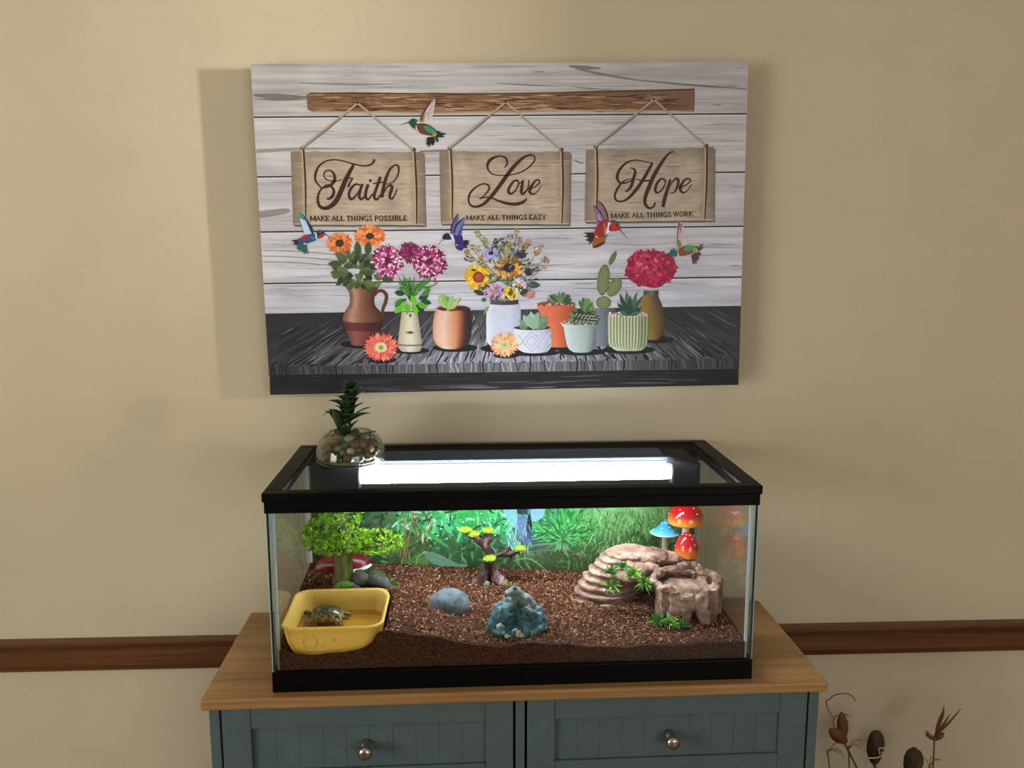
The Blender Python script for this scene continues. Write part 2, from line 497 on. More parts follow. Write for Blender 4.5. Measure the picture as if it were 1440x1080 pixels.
# screen lid
def mesh_mat():
    m = bpy.data.materials.new('wire_screen')
    nt, N, L, b = nodes_of(m)
    b.inputs['Base Color'].default_value = (0.10, 0.11, 0.13, 1)
    b.inputs['Metallic'].default_value = 0.3
    b.inputs['Roughness'].default_value = 0.45
    tc = N.new('ShaderNodeTexCoord')
    w = []
    for d in ('X', 'Y'):
        t = N.new('ShaderNodeTexWave'); t.wave_type = 'BANDS'; t.bands_direction = d
        t.inputs['Scale'].default_value = 170.0
        t.inputs['Distortion'].default_value = 0
        L.new(tc.outputs['Object'], t.inputs['Vector'])
        g = N.new('ShaderNodeMath'); g.operation = 'GREATER_THAN'; g.inputs[1].default_value = 0.90
        L.new(t.outputs['Fac'], g.inputs[0]); w.append(g)
    mx = N.new('ShaderNodeMath'); mx.operation = 'MAXIMUM'
    L.new(w[0].outputs[0], mx.inputs[0]); L.new(w[1].outputs[0], mx.inputs[1])
    tr = N.new('ShaderNodeBsdfTransparent')
    # round wires scatter light around to their far side
    tl = N.new('ShaderNodeBsdfTranslucent'); tl.inputs[0].default_value = (0.05, 0.058, 0.07, 1)
    wr = N.new('ShaderNodeMixShader'); wr.inputs[0].default_value = 0.55
    L.new(b.outputs[0], wr.inputs[1]); L.new(tl.outputs[0], wr.inputs[2])
    ms = N.new('ShaderNodeMixShader')
    L.new(mx.outputs[0], ms.inputs[0]); L.new(tr.outputs[0], ms.inputs[1]); L.new(wr.outputs[0], ms.inputs[2])
    L.new(ms.outputs[0], N['Material Output'].inputs['Surface'])
    return m
def make_lid():
    root = thing('screen_lid', 'black framed wire screen lid lying on top of the glass tank', 'lid', TM @ T((0, 0, 0.3085)))
    b = MB(); ring(b, 0.3855, -0.0015, D + 0.001, 0.3575, 0.0195, 0.306, 0.0, 0.0142)
    b.build('lid_frame', M_black, root, bevel=0.0018)
    b = MB(); ring(b, 0.3575, 0.0195, 0.306, 0.3545, 0.0225, 0.303, 0.0035, 0.0075)
    b.build('inner_lip', M_blackgloss, root, bevel=0.001)
    b = MB(); b.add([(-0.3575, 0.0195, 0.0125), (0.3575, 0.0195, 0.0125), (0.3575, 0.306, 0.0125), (-0.3575, 0.306, 0.0125)], [(0, 1, 2, 3)])
    b.build('wire_screen', mesh_mat(), root)
make_lid()

# light fixture
def make_light():
    root = thing('strip_light', 'white glowing tube light with ribbed housing hanging under the screen lid', 'light', TL(0, 0.185, 0.2985))
    M_tube = emitmat('lit_tube', (0.88, 0.96, 1.0), TUBE_STRENGTH)
    M_rib = mat('ribbed_metal', (136, 152, 180), 0.35, 0.1, c2=(116, 132, 160), scale=(5, 90, 90))
    M_ref = mat('dull_reflector', (26, 31, 42), 0.5, 0.1, c2=(20, 25, 35), scale=(5, 90, 90))
    b = MB(); b.tube([(-0.257, 0, 0), (-0.256, 0, 0), (0.281, 0, 0), (0.283, 0, 0)], [0.0110, 0.0134, 0.0134, 0.0110], 20)
    b.build('tube', M_tube, root, smooth=False)
    for x0, x1 in ((-0.343, -0.258), (0.284, 0.336)):
        b = MB(); b.box(x0, x1, -0.014, 0.098, -0.024, 0.0190)
        b.build('end_cap', M_blackmatte, root, bevel=0.006, seg=3)
    b = MB(); b.box(-0.258, 0.284, 0.0205, 0.098, -0.022, 0.0175)
    h = b.build('housing', M_blackmatte, root, bevel=0.0012)
    for i in range(8):
        v = 0.0215 + i * 0.0095
        r = MB(); r.box(-0.257, 0.283, v, v + 0.003, 0.0176, 0.0196 + 0.0003 * i)
        r.build('heat_rib', M_rib, h, bevel=0.0008, seg=2)
    r = MB()
    for i in range(6):
        z = -0.0135 + i * 0.0062
        r.box(-0.257, 0.283, 0.0152, 0.0164, z, z + 0.0050)
    r.box(-0.257, 0.283, 0.0165, 0.0204, -0.0135, 0.0217)  # raised blade added to keep tube light off the wall behind
    r.build('ribbed_reflector_shade', M_ref, h, bevel=0.0005, seg=1)['kind'] = 'stuff'
    for x0, x1 in ((-0.371, -0.340), (0.333, 0.371)):
        b = MB(); b.box(x0, x1, 0.045, 0.06, 0.0082, 0.0098)
        b.build('hanging_bracket', M_blackmatte, root)
make_light()

# ------------------------------------------------------------------ soil
FR = [(-.38, .066), (-.2, .095), (-.174, .0905), (-.1185, .0806), (-.077, .0676), (-.034, .063), (.046, .068), (.12, .058), (.24, .056), (.38, .0625)]
BK = [(-.38, .096), (-.2, .088), (-.1, .081), (.08, .070), (.18, .065), (.38, .060)]
DU, DV, DA, DB = -0.2905, 0.0915, 0.0815, 0.080       # dish centre and half sizes
def soil(u, v, rough=True):
    t = max(0.0, min(1.0, v / 0.3243))
    h = interp(FR, u) * (1 - t) + interp(BK, u) * t
    if rough:
        h += 0.004 * nz(u * 25, v * 25) + 0.0022 * nz(u * 70, v * 70, 3)
    d = ((abs(u - DU) / DA) ** 6 + (abs(v - DV) / DB) ** 6) ** (1 / 6)
    if d < 0.99: h = min(h, 0.043)
    elif d < 1.10: h = min(h, 0.075 + (h - 0.075) * (d - 0.99) / 0.11) if v > 0.03 else min(h, 0.043 + (h - 0.043) * (d - 0.99) / 0.11)
    return max(h, 0.03)
M_soil = mat('coconut_soil', (42, 24, 16), 0.95, c2=(88, 57, 40), scale=(330, 330, 330), detail=6, bump=0.002, c3=(62, 38, 27), spec=0.1)
def make_soil():
    b = MB()
    nu, nv = 150, 66
    u0, u1, v0, v1 = -0.3735, 0.3735, 0.0082, D - 0.0085
    us = [u0 + (u1 - u0) * i / nu for i in range(nu + 1)]
    vs_ = [v0 + (v1 - v0) * j / nv for j in range(nv + 1)]
    top = [(u, v, soil(u, v)) for v in vs_ for u in us]
    W = nu + 1
    fs = [(j * W + i, j * W + i + 1, (j + 1) * W + i + 1, (j + 1) * W + i) for j in range(nv) for i in range(nu)]
    b.add(top, fs)
    zb = 0.0115
    for line in ([j for j in range(W)], [nv * W + j for j in range(W)][::-1], [j * W for j in range(nv + 1)][::-1], [j * W + nu for j in range(nv + 1)]):
        n0 = len(b.v)
        b.v += [(b.v[i][0], b.v[i][1], zb) for i in line]
        for k in range(len(line) - 1):
            b.f.append((line[k], n0 + k, n0 + k + 1, line[k + 1]))
    o = b.build('soil_bed', M_soil, None, smooth=False, mw=TM)
    tag(o, 'brown coconut fibre soil bed filling the bottom of the tank', 'soil', kind='stuff')
    # loose chips on the surface
    rr = random.Random(3)
    c = MB()
    pal = [(102, 62, 44), (132, 86, 62), (156, 108, 80), (72, 42, 28), (186, 142, 112), (114, 72, 50), (210, 178, 148)]
    wts = [5, 6, 4, 5, 2.0, 5, 0.8]
    for i in range(17000):
        u = rr.uniform(u0 + .003, u1 - .003); v = v0 + .003 + (v1 - v0 - .006) * rr.random() ** 0.9
        if max(abs(u - DU) / DA, abs(v - DV) / DB) < 1.04: continue
        z = soil(u, v)
        L_ = rr.uniform(0.0014, 0.0050) ; w = rr.uniform(0.0008, 0.0018)
        a = rr.uniform(0, math.tau); tl = rr.gauss(0, 0.5); ro = rr.gauss(0, 0.7)
        d = Vector((math.cos(a) * math.cos(tl), math.sin(a) * math.cos(tl), math.sin(tl)))
        s = d.cross(Vector((0, 0, 1))).normalized()
        up = s.cross(d)
        s = (s * math.cos(ro) + up * math.sin(ro)) * w
        p = Vector((u, v, z + rr.uniform(0.0003, 0.0018)))
        t = s.cross(d).normalized() * w * 0.5
        col = lin(rr.choices(pal, wts)[0])
        if p.y - L_ < v0 or p.y + L_ > v1 or abs(p.x) + L_ > u1: d = Vector((0.3, 0, 0.1)); L_ = 0.001
        c.add([p - d * L_, p + s, p + d * L_, p - s, p + t], [(0, 1, 4), (1, 2, 4), (2, 3, 4), (3, 0, 4), (0, 3, 2, 1)], col)
    ch = c.build('wood_fibre_chips', vmat('fibre_chip', 0.85, 0.15, 0.2, (300, 300, 300)), o)
    ch['kind'] = 'stuff'
make_soil()

# ------------------------------------------------------------------ canvas print on the wall
# artwork outlines are given in photograph units and laid flat on the canvas plane by one plane-to-plane map
HC = (0.0012050826, -1.7530706e-05, -0.84995223, -1.5153215e-05, -0.0011859389, 0.39618372, -3.4831874e-05, -0.00011781589)
HP = (0.001217734, -1.4966981e-06, -0.86459619, -3.0267581e-05, -0.0012819985, 1.1076104, -4.415258e-05, -0.00011709718)
class Art:
    """flat coloured shapes of one printed motif; k scales picture colour to ink colour"""
    def __init__(s, hom, k, base, zoom=None):
        s.h, s.k, s.b, s.z, s.m, s.n = hom, k, base, zoom, MB(), 0
    def P(s, x, y):
        if s.z: x, y = s.z[0] + x / s.z[2], s.z[1] + y / s.z[2]
        h = s.h
        w = h[6] * x + h[7] * y + 1
        return (h[0] * x + h[1] * y + h[2]) / w, (h[3] * x + h[4] * y + h[5]) / w
    def c(s, col):
        return tuple(min(0.9, v * s.k) for v in lin(col))
    def lay(s, l=None):
        if l is None:
            s.n += 1; l = s.n
        s.j = (getattr(s, 'j', 0) + 7) % 16
        return -(s.b * 0.00018 + (l % 26) * 0.0000065 + s.j * 0.0000004)
    def poly(s, pts, col, sm=0, l=None):
        if sm:
            p = spline(list(pts) + [pts[0]], sm)[:-1]
        else: p = pts
        y = s.lay(l)
        cs = [s.c(q) for q in col] if isinstance(col, list) else s.c(col)
        s.m.add([(a, y, b) for a, b in (s.P(*q[:2]) for q in p)], [tuple(range(len(p)))], cs)
    def ell(s, cx, cy, rx, ry, col, rot=0.0, n=18, l=None, wob=0.0):
        ca, sa = math.cos(rot), math.sin(rot)
        p = []
        for i in range(n):
            w = math.tau * i / n
            k = 1 + wob * nz(math.cos(w) * 2 + cx, math.sin(w) * 2 + cy)
            x, y = rx * math.cos(w) * k, ry * math.sin(w) * k
            p.append((cx + x * ca - y * sa, cy + x * sa + y * ca))
        s.poly(p, col, l=l)
    def stroke(s, pts, w, col, sm=6, l=None):
        """ribbon; w is one width or a list of widths (one per point)"""
        if not isinstance(w, (list, tuple)): w = [w] * len(pts)
        q = [(p[0], p[1], ww) for p, ww in zip(pts, w)]
        if sm: q = spline(q, sm)
        y = s.lay(l)
        vs = []
        for i, (a, b_, ww) in enumerate(q):
            p0, p1 = q[max(i - 1, 0)], q[min(i + 1, len(q) - 1)]
            dx, dy = p1[0] - p0[0], p1[1] - p0[1]
            d = math.hypot(dx, dy) or 1
            nx, ny = -dy / d * ww / 2, dx / d * ww / 2
            for t in (1, -1):
                e, f = s.P(a + nx * t, b_ + ny * t)
                vs.append((e, y, f))
        s.m.add(vs, [(2 * i, 2 * i + 1, 2 * i + 3, 2 * i + 2) for i in range(len(q) - 1)], s.c(col))
    def leaf(s, x, y, L_, w, a, col, l=None, bend=0.0):
        """almond leaf from base (x,y), direction a"""
        ca, sa = math.cos(a), math.sin(a)
        up, dn = [], []
        for t, h in ((0, 0.12), (0.25, 0.8), (0.5, 1.0), (0.75, 0.72), (1.0, 0.0)):
            o = bend * t * t * L_
            bx_, by_ = x + ca * L_ * t - sa * o, y + sa * L_ * t + ca * o
            up.append((bx_ - sa * w * h / 2, by_ + ca * w * h / 2)); dn.append((bx_ + sa * w * h / 2, by_ - ca * w * h / 2))
        s.poly(up + dn[::-1][1:], col, l=l)
    def cloud(s, cx, cy, rx, ry, n, L_, w, cols, seed=0, out=True, spread=0.5, amin=0.0):
        rr = random.Random(seed)
        items = []
        for i in range(n):
            r = math.sqrt(rr.uniform(amin, 1)); a = rr.uniform(0, math.tau)
            x, y = cx + rx * r * math.cos(a), cy + ry * r * math.sin(a)
            d = math.atan2(y - cy, x - cx) + rr.gauss(0, spread) if out else rr.uniform(0, math.tau)
            items.append((x, y, d))
        for x, y, d in items:
            c = rr.choice(cols)
            j = rr.uniform(0.85, 1.15)
            s.leaf(x, y, L_ * rr.uniform(0.7, 1.2), w * rr.uniform(0.8, 1.2), d, tuple(min(255, q * j) for q in c))
    def daisy(s, cx, cy, rx, ry, n, cols, ccol, rc, rings=2, seed=0, pw=None, rot=0.0):
        rr = random.Random(seed)
        for k in range(rings):
            f = 1 - 0.22 * k
            for i in range(n):
                a = math.tau * (i + 0.5 * k) / n + rr.gauss(0, 0.04) + rot
                fx, fy = math.cos(a) * rx * f * rr.uniform(0.92, 1.06), math.sin(a) * ry * f * rr.uniform(0.92, 1.06)
                L_ = math.hypot(fx, fy) * 0.8
                s.leaf(cx + fx * 0.2, cy + fy * 0.2, L_, (pw or (1.25 * math.tau * rx / n)) * f, math.atan2(fy, fx), rr.choice(cols), l=2 + k * 6 + rr.randrange(5))
        s.ell(cx, cy, rc, rc * ry / rx, ccol, l=23, wob=0.2)
    def pot(s, rows, cols, l=None, bands=()):
        """body drawn as rows (y, xl, xr); cols = ramp across [(t, colour)]; bands = (y0, y1, colour ramp)"""
        rows = spline(rows, 4)
        nx = 14
        y = s.lay(l)
        vs, cs = [], []
        for (yy, xl, xr) in rows:
            ramp = cols
            for b0, b1, bc in bands:
                if b0 <= yy <= b1: ramp = bc
            for i in range(nx + 1):
                t = i / nx
                sag = 4 * t * (1 - t)
                e, f = s.P(xl + (xr - xl) * t, yy + sag * 0.03 * (xr - xl))
                vs.append((e, y, f)); cs.append(s.c(interp(ramp, t)))
        W = nx + 1
        fs = [(j * W + i, j * W + i + 1, (j + 1) * W + i + 1, (j + 1) * W + i) for j in range(len(rows) - 1) for i in range(nx)]
        s.m.add(vs, fs, cs)
    def build(s, name, m, parent):
        return s.m.build(name, m, parent)

KX, KZ, KW, KH = 0.0267, 0.7189, 0.8728, 0.5815
KM = T((KX, -0.04, KZ + Z0)) @ Matrix.Rotation(-0.0135, 4, 'Y')
INK = 1.0
GLYPH = {
    'M': (0.95, [[(0, 0), (0.03, 1)], [(0.03, 1), (0.47, 0.1)], [(0.47, 0.1), (0.9, 1)], [(0.9, 1), (0.93, 0)]]),
    'A': (0.8, [[(0.02, 0), (0.4, 1)], [(0.4, 1), (0.78, 0)], [(0.18, 0.35), (0.62, 0.35)]]),
    'K': (0.75, [[(0.08, 0), (0.08, 1)], [(0.66, 1), (0.1, 0.42)], [(0.28, 0.58), (0.7, 0)]]),
    'E': (0.66, [[(0.08, 0), (0.08, 1)], [(0, 1), (0.6, 1)], [(0.08, 0.52), (0.44, 0.52)], [(0, 0), (0.62, 0)], [(0.6, 1), (0.6, 0.75)], [(0.62, 0), (0.62, 0.27)]]),
    'L': (0.64, [[(0.08, 0), (0.08, 1)], [(0, 0), (0.6, 0)], [(0.6, 0), (0.6, 0.3)]]),
    'T': (0.72, [[(0.36, 0), (0.36, 1)], [(0.02, 1), (0.7, 1)], [(0.02, 1), (0.02, 0.75)], [(0.7, 1), (0.7, 0.75)]]),
    'H': (0.82, [[(0.1, 0), (0.1, 1)], [(0.72, 0), (0.72, 1)], [(0.1, 0.5), (0.72, 0.5)]]),
    'I': (0.36, [[(0.18, 0), (0.18, 1)]]),
    'N': (0.82, [[(0.1, 0), (0.1, 1)], [(0.1, 1), (0.72, 0)], [(0.72, 0), (0.72, 1)]]),
    'G': (0.8, [[(0.7, 0.78), (0.55, 0.97), (0.35, 1), (0.12, 0.8), (0.06, 0.5), (0.12, 0.2), (0.35, 0), (0.58, 0.04), (0.7, 0.18)], [(0.7, 0), (0.7, 0.42)], [(0.48, 0.42), (0.78, 0.42)]]),
    'S': (0.6, [[(0.5, 0.8), (0.42, 0.97), (0.26, 1), (0.08, 0.86), (0.1, 0.64), (0.28, 0.52), (0.46, 0.4), (0.52, 0.2), (0.38, 0.01), (0.2, 0), (0.06, 0.2)], [(0.5, 1), (0.5, 0.76)], [(0.06, 0), (0.06, 0.24)]]),
    'P': (0.68, [[(0.1, 0), (0.1, 1)], [(0.1, 1), (0.42, 1), (0.6, 0.9), (0.62, 0.68), (0.5, 0.5), (0.1, 0.47)]]),
    'O': (0.82, [[(0.4, 1), (0.16, 0.9), (0.05, 0.5), (0.16, 0.1), (0.4, 0), (0.64, 0.1), (0.75, 0.5), (0.64, 0.9), (0.4, 1)]]),
    'B': (0.7, [[(0.1, 0), (0.1, 1)], [(0, 1), (0.42, 1), (0.58, 0.88), (0.56, 0.62), (0.4, 0.53), (0.1, 0.53)], [(0.4, 0.53), (0.62, 0.42), (0.64, 0.14), (0.45, 0), (0, 0)]]),
    'Y': (0.76, [[(0.02, 1), (0.37, 0.45)], [(0.72, 1), (0.37, 0.45)], [(0.37, 0.45), (0.37, 0)]]),
    'W': (1.05, [[(0.02, 1), (0.28, 0)], [(0.28, 0), (0.52, 1)], [(0.52, 1), (0.76, 0)], [(0.76, 0), (1.0, 1)]]),
    'R': (0.78, [[(0.1, 0), (0.1, 1)], [(0.1, 1), (0.42, 1), (0.58, 0.9), (0.6, 0.7), (0.48, 0.53), (0.1, 0.5)], [(0.36, 0.5), (0.52, 0.3), (0.72, 0)]]),
}
def slab_text(A, text, x0, y0, x1, y1, h, col):
    adv = [(GLYPH[c][0] + 0.2 if c != ' ' else 0.32) for c in text]
    tot = sum(adv)
    W = math.hypot(x1 - x0, y1 - y0)
    sx = W / tot
    ux, uy = (x1 - x0) / W, (y1 - y0) / W
    pos = 0.0
    def pt(q):
        a, b_ = (pos + q[0]) * sx, q[1] * h
        return (x0 + ux * a + uy * b_, y0 + uy * a - ux * b_)
    for c, ad in zip(text, adv):
        if c != ' ':
            for ln in GLYPH[c][1]:
                if len(ln) > 2:
                    A.stroke([pt(q) for q in ln], 0.20 * h, col, sm=3)
                    continue
                v = abs(ln[0][0] - ln[1][0]) < 0.05
                long_ = v and abs(ln[0][1] - ln[1][1]) > 0.4
                A.stroke([pt(q) for q in ln], (0.26 if long_ else 0.16) * h, col, sm=0)
                if long_ or c in 'AKRWYM':
                    for q in ln:
                        if q[1] in (0, 1) and c not in 'E' and not (c == 'W' and q[1] == 0) and not (c == 'A' and q[1] == 1):
                            A.stroke([pt((q[0] - 0.14, q[1])), pt((q[0] + 0.14, q[1]))], 0.14 * h, col, sm=0)
        pos += ad

def make_canvas():
    root = thing('canvas_print', 'wide canvas print of faith, love and hope signs above flowers, hung on the wall', 'picture', KM)
    b = MB(); b.box(-KW / 2, KW / 2, 0.0, 0.0385, -KH / 2, KH / 2)
    b.build('stretched_canvas', mat('canvas_edge', (120, 116, 116), 0.8, c2=(96, 92, 92), scale=(3, 40, 60)), root, bevel=0.001)
    M_board = vmat('board_ink', 0.5, 0.35, 0.30, (3.2, 1, 95))
    M_ink = vmat('picture_ink', 0.5, 0.35, 0.10, (120, 1, 120))
    M_sign = vmat('sign_ink', 0.5, 0.35, 0.22, (22, 1, 60))
    def A(base, zoom=None): return Art(HC, INK, base, zoom)
    rr = random.Random(11)
    # --- pale boards
    seams = [(90, 87), (165, 160), (249, 242), (326.5, 318), (399, 389.5), (441, 430)]
    def yl(k, x):
        t = (x - 352) / 700
        return seams[k][0] * (1 - t) + seams[k][1] * t
    tone = [(198, 194, 197), (209, 206, 211), (207, 204, 212), (213, 212, 224), (212, 213, 228)]  # lower boards bluer and paler: tank light put into the ink
    edge = lambda y: (352.3 + (y - 90) * 27.6 / 465.5, 1052.4 - (y - 87) * 14.1 / 454)
    for k in range(5):
        a = A(1)
        N = 24
        ymid = (seams[k][0] + seams[k][1]) / 2
        for r in range(4):
            vs, cs = [], []
            for q in range(2):
                t = (r + q) / 4
                for i in range(N + 1):
                    x = 352 + 700 * i / N
                    y = yl(k, x) * (1 - t) + yl(k + 1, x) * t
                    xl, xr = edge(y)
                    x = xl + (xr - xl) * i / N
                    e, f = a.P(x, y)
                    vs.append((e, -0.00016, f))
                    g = 1.0 - 0.09 * abs(nz(i * 0.3, k * 3 + t * 2.2)) * 2
                    cs.append(a.c(tuple(v * g for v in tone[k])))
            a.m.add(vs, [(i, i + 1, N + 2 + i, N + 1 + i) for i in range(N)], cs)
        # grain streaks
        for j in range(46):
            x = rr.uniform(352, 1030); t = rr.uniform(0.05, 0.95)
            y = yl(k, x) * (1 - t) + yl(k + 1, x) * t
            L_ = rr.uniform(15, 130)
            xl, xr = edge(y)
            x = max(x, xl + 1); x2 = min(x + L_, xr - 1)
            if x2 - x < 6: continue
            g = rr.uniform(0.62, 0.9)
            bend = rr.gauss(0, 1.6)
            sl = -0.01 * (x2 - x)
            a.stroke([(x, y), ((x + x2) / 2, y + bend + sl / 2), (x2, y + sl)], [0.3, rr.uniform(0.5, 1.5), 0.3], tuple(v * g for v in tone[k]), 4)
        if k == 0:
            for (xa, ya, xb, yb_, w_) in ((357, 134, 432, 137, 9), (357, 139, 430, 140, 2.5), (800, 93, 845, 96, 6), (810, 97, 905, 114, 3.4), (880, 111, 1049, 125, 3), (420, 117, 560, 118, 2), (700, 117, 800, 121, 2), (800, 121, 860, 126, 1.6)):
                a.stroke([(xa, ya), ((xa + xb) / 2, (ya + yb_) / 2 + 1), (xb, yb_)], [w_ * 0.4, w_, w_ * 0.3], (128, 122, 118), 5)
        if k == 1:
            a.stroke([(361, 213), (430, 209), (500, 210)], [5, 4, 1], (158, 152, 150), 5)
            a.stroke([(590, 213), (618, 212), (640, 211)], [2, 3, 1], (128, 122, 120), 5)
        if k == 2:
            a.stroke([(364, 302), (400, 297), (408, 296)], [10, 8, 3], (150, 144, 142), 5)
            a.stroke([(808, 225), (815, 229), (822, 229)], [1.5, 2, 1], (110, 105, 110), 5)
        if k == 3:
            for yy in (352, 360, 368): a.stroke([(370, yy), (440, yy + 3), (520, yy + 12)], [1, 1.6, 0.5], (150, 146, 150), 5)
        a.build('printed_plank', M_board, root)
    a = A(2)
    for k in range(1, 5):
        xl, xr = edge(seams[k][0])[0], edge(seams[k][1])[1]
        a.stroke([(xl, yl(k, xl)), (700, yl(k, 700)), (xr, yl(k, xr))], [2.0, 1.8, 2.0], (44, 38, 40), 6)
        a.stroke([(xl, yl(k, xl) + 2), (xr, yl(k, xr) + 2)], 1.0, (226, 222, 226), 0)
    a.build('printed_plank_joint', M_ink, root)
    # --- dark table
    VX, VY = 739, 299
    fx = [67, 134, 201, 268, 335, 402, 472, 543, 614, 679, 746, 812, 878, 945, 1010, 1078, 1145, 1212, 1279, 1346]
    def fy(x): return 516 - (x - 379) * 12 / 659
    def by(x): return 441 - (x - 374) * 11 / 666
    def clipx(x, y):
        l, r = edge(y)
        return min(max(x, l), r)
    for i in range(len(fx) - 1):
        a = A(2)
        def back(x):
            t = (fy(x) - by(x)) / (fy(x) - VY)
            return x + (VX - x) * t
        xa, xb = fx[i], fx[i + 1]
        mid = 1 - min(1, abs((xa + xb) / 2 - 700) / 330)
        rowsN, colsN = 10, 5
        vs, cs = [], []
        for r in range(rowsN + 1):
            t = r / rowsN
            for c_ in range(colsN + 1):
                x0 = xa + (xb - xa) * c_ / colsN
                x = back(x0) * (1 - t) + x0 * t
                y = by(x) * (1 - t) + fy(x) * t
                x = clipx(x, y)
                e, f = a.P(x, y); vs.append((e, -0.00032, f))
                g = 44 + 74 * t * (0.25 + mid) + 24 * mid
                g *= 1 + 0.25 * nz(x0 * 0.05, t * 3, i)
                cs.append(a.c((g * 0.97, g * 0.97, g * 1.06)))
        W = colsN + 1
        a.m.add(vs, [(r * W + c_, r * W + c_ + 1, (r + 1) * W + c_ + 1, (r + 1) * W + c_) for r in range(rowsN) for c_ in range(colsN)], cs)
        for j in range(56):
            x0 = rr.uniform(xa + 2, xb - 2)
            t0 = rr.random() ** 0.6; t1 = min(1.0, t0 + rr.uniform(0.08, 0.4))
            pts = []
            for q in range(4):
                t = t0 + (t1 - t0) * q / 3
                x = back(x0) * (1 - t) + x0 * t + 1.2 * math.sin(q * 1.7 + j)
                y = by(x) * (1 - t) + fy(x) * t
                pts.append((x, y))
            if any(p[0] < edge(p[1])[0] + 2 or p[0] > edge(p[1])[1] - 2 for p in pts): continue
            bright = rr.random() < 0.35 + 0.45 * mid * t1
            g = rr.uniform(120, 215) * (0.5 + 0.5 * mid) if bright else rr.uniform(22, 40)
            a.stroke(pts, [0.3, 1.0 + t1 * 1.1, 1.1 + t1 * 1.3, 0.4], (g * 0.97, g * 0.98, g * 1.07), 3)
        # plank end
        y0 = lambda x: fy(x) - 0.3
        y1 = lambda x: 527.5 - (x - 380) * 8.5 / 657
        xs = [clipx(xa + 1, 520), clipx(xb - 1, 520)]
        g = 50 + 60 * mid
        if xs[1] - xs[0] > 3:
            a.poly([(xs[0], y0(xs[0])), (xs[1], y0(xs[1])), (xs[1], y1(xs[1])), (xs[0], y1(xs[0]))], (g, g, g * 1.08), l=10)
            for j in range(12):
                x = rr.uniform(xs[0] + 1, xs[1] - 3); gg = rr.choice((g * 0.45, g * 1.7, g * 1.4))
                a.stroke([(x, y0(x) + 0.5), (x + rr.gauss(0, 2.2) + 1, y1(x) - 0.5)] if xs[0] + 12 < x < xs[1] - 12 else [(x, y0(x) + 1), (x + 0.5, y1(x) - 1)], rr.uniform(0.7, 1.6), (min(255, gg), min(255, gg), min(255, gg * 1.07)), 0, l=12 + j % 8)
        xa_, xb_ = back(xa), xa
        if edge(500)[0] < xa < edge(500)[1]:
            ya_, yb_ = by(xa_), fy(xb_)
            if xa_ > 374 and xa_ < 1040:
                a.stroke([(xa_, ya_), (xb_, yb_)], [0.8, 2.2], (18, 17, 20), 0, l=22)
                a.stroke([(xb_, yb_), (xb_ + (1 if xa < 739 else -1), y1(xb_))], [2.2, 2], (16, 15, 18), 0, l=22)
                a.stroke([(xa_ + 1.5, ya_), (xb_ + 2.2, yb_)], [0.3, 1.0], (150, 150, 162) if mid > 0.35 else (90, 90, 95), 0, l=21)
        a.build('printed_table_plank', M_ink, root)
    a = A(2)
    a.poly([(380.0, 527.5), (1037.6, 519), (1037.9, 541), (380.3, 555.3)], [(26, 26, 27), (16, 16, 18), (20, 20, 23), (38, 38, 42)])
    for j in range(60):
        x = rr.uniform(384, 960); t = rr.random()
        y = (527.5 - (x - 380) * 8.5 / 657) * (1 - t) + (554.5 - (x - 380) * 14 / 657) * t
        mid = 1 - min(1, abs(x - 690) / 320)
        if t < 0.12 or t > 0.93: continue
        g = rr.uniform(30, 60) + 70 * mid * t  # brighter towards the bottom middle, painting in glow from the tank
        a.stroke([(x, y), (x + 30, y - 0.5), (x + rr.uniform(40, 70), y - 1.2)], [0.4, rr.uniform(0.8, 2.0), 0.4], (g, g, g * 1.1), 4)
    a.build('printed_table_front', M_ink, root)
    # soft contact marks printed under the pots
    # --- driftwood bar
    a = A(3)
    top = [(431, 134), (437, 130), (470, 131), (498, 129.5), (503, 132), (560, 132), (605, 130.5), (660, 131), (720, 130.5), (780, 129.5), (850, 127), (920, 126), (977, 124.5)]
    bot = [(977, 140), (976, 157), (930, 156), (870, 157), (800, 156.5), (730, 158), (660, 158.5), (600, 160), (540, 156), (480, 158), (440, 157.5), (433, 154)]
    a.poly(top + bot, (128, 92, 68), l=1)
    for j in range(330):
        x = rr.uniform(434, 930); y = rr.uniform(133, 155)
        col = rr.choice(((84, 54, 38), (160, 122, 92), (104, 70, 50), (66, 42, 30), (188, 156, 122), (142, 104, 78), (126, 90, 70)))
        a.stroke([(x, y), (x + 15, y + rr.gauss(0, 0.8)), (x + rr.uniform(20, 44), y + rr.gauss(0, 0.8))], [0.4, rr.uniform(0.8, 2.4), 0.4], col, 4)
    a.stroke([(436, 131.5), (500, 131), (700, 132), (976, 126)], [1.2, 2, 1.2, 1.6], (74, 48, 36), 6)
    a.stroke([(440, 156.5), (600, 158), (800, 155.5), (974, 155.5)], [1.4, 1.6, 2, 1], (178, 148, 112), 6)
    a.build('printed_driftwood_bar', M_ink, root)
    # --- three signs
    def sign(tl, tr, br, bl, rl, rr_, apex, script, text, tx):
        a = A(3)
        n = 16
        T_ = [(tl[0] + (tr[0] - tl[0]) * i / n, tl[1] + (tr[1] - tl[1]) * i / n + 2.2 * nz(i * 0.8, tl[0])) for i in range(n + 1)]
        B_ = [(bl[0] + (br[0] - bl[0]) * i / n, bl[1] + (br[1] - bl[1]) * i / n + 0.8 * nz(i * 0.8, tl[0] + 9)) for i in range(n + 1)]
        a.poly([(x + 2.5, y + 2.5) for x, y in T_] + [(x + 2, y + 3) for x, y in B_[::-1]], (120, 114, 112), l=0)
        vs, cs = [], []
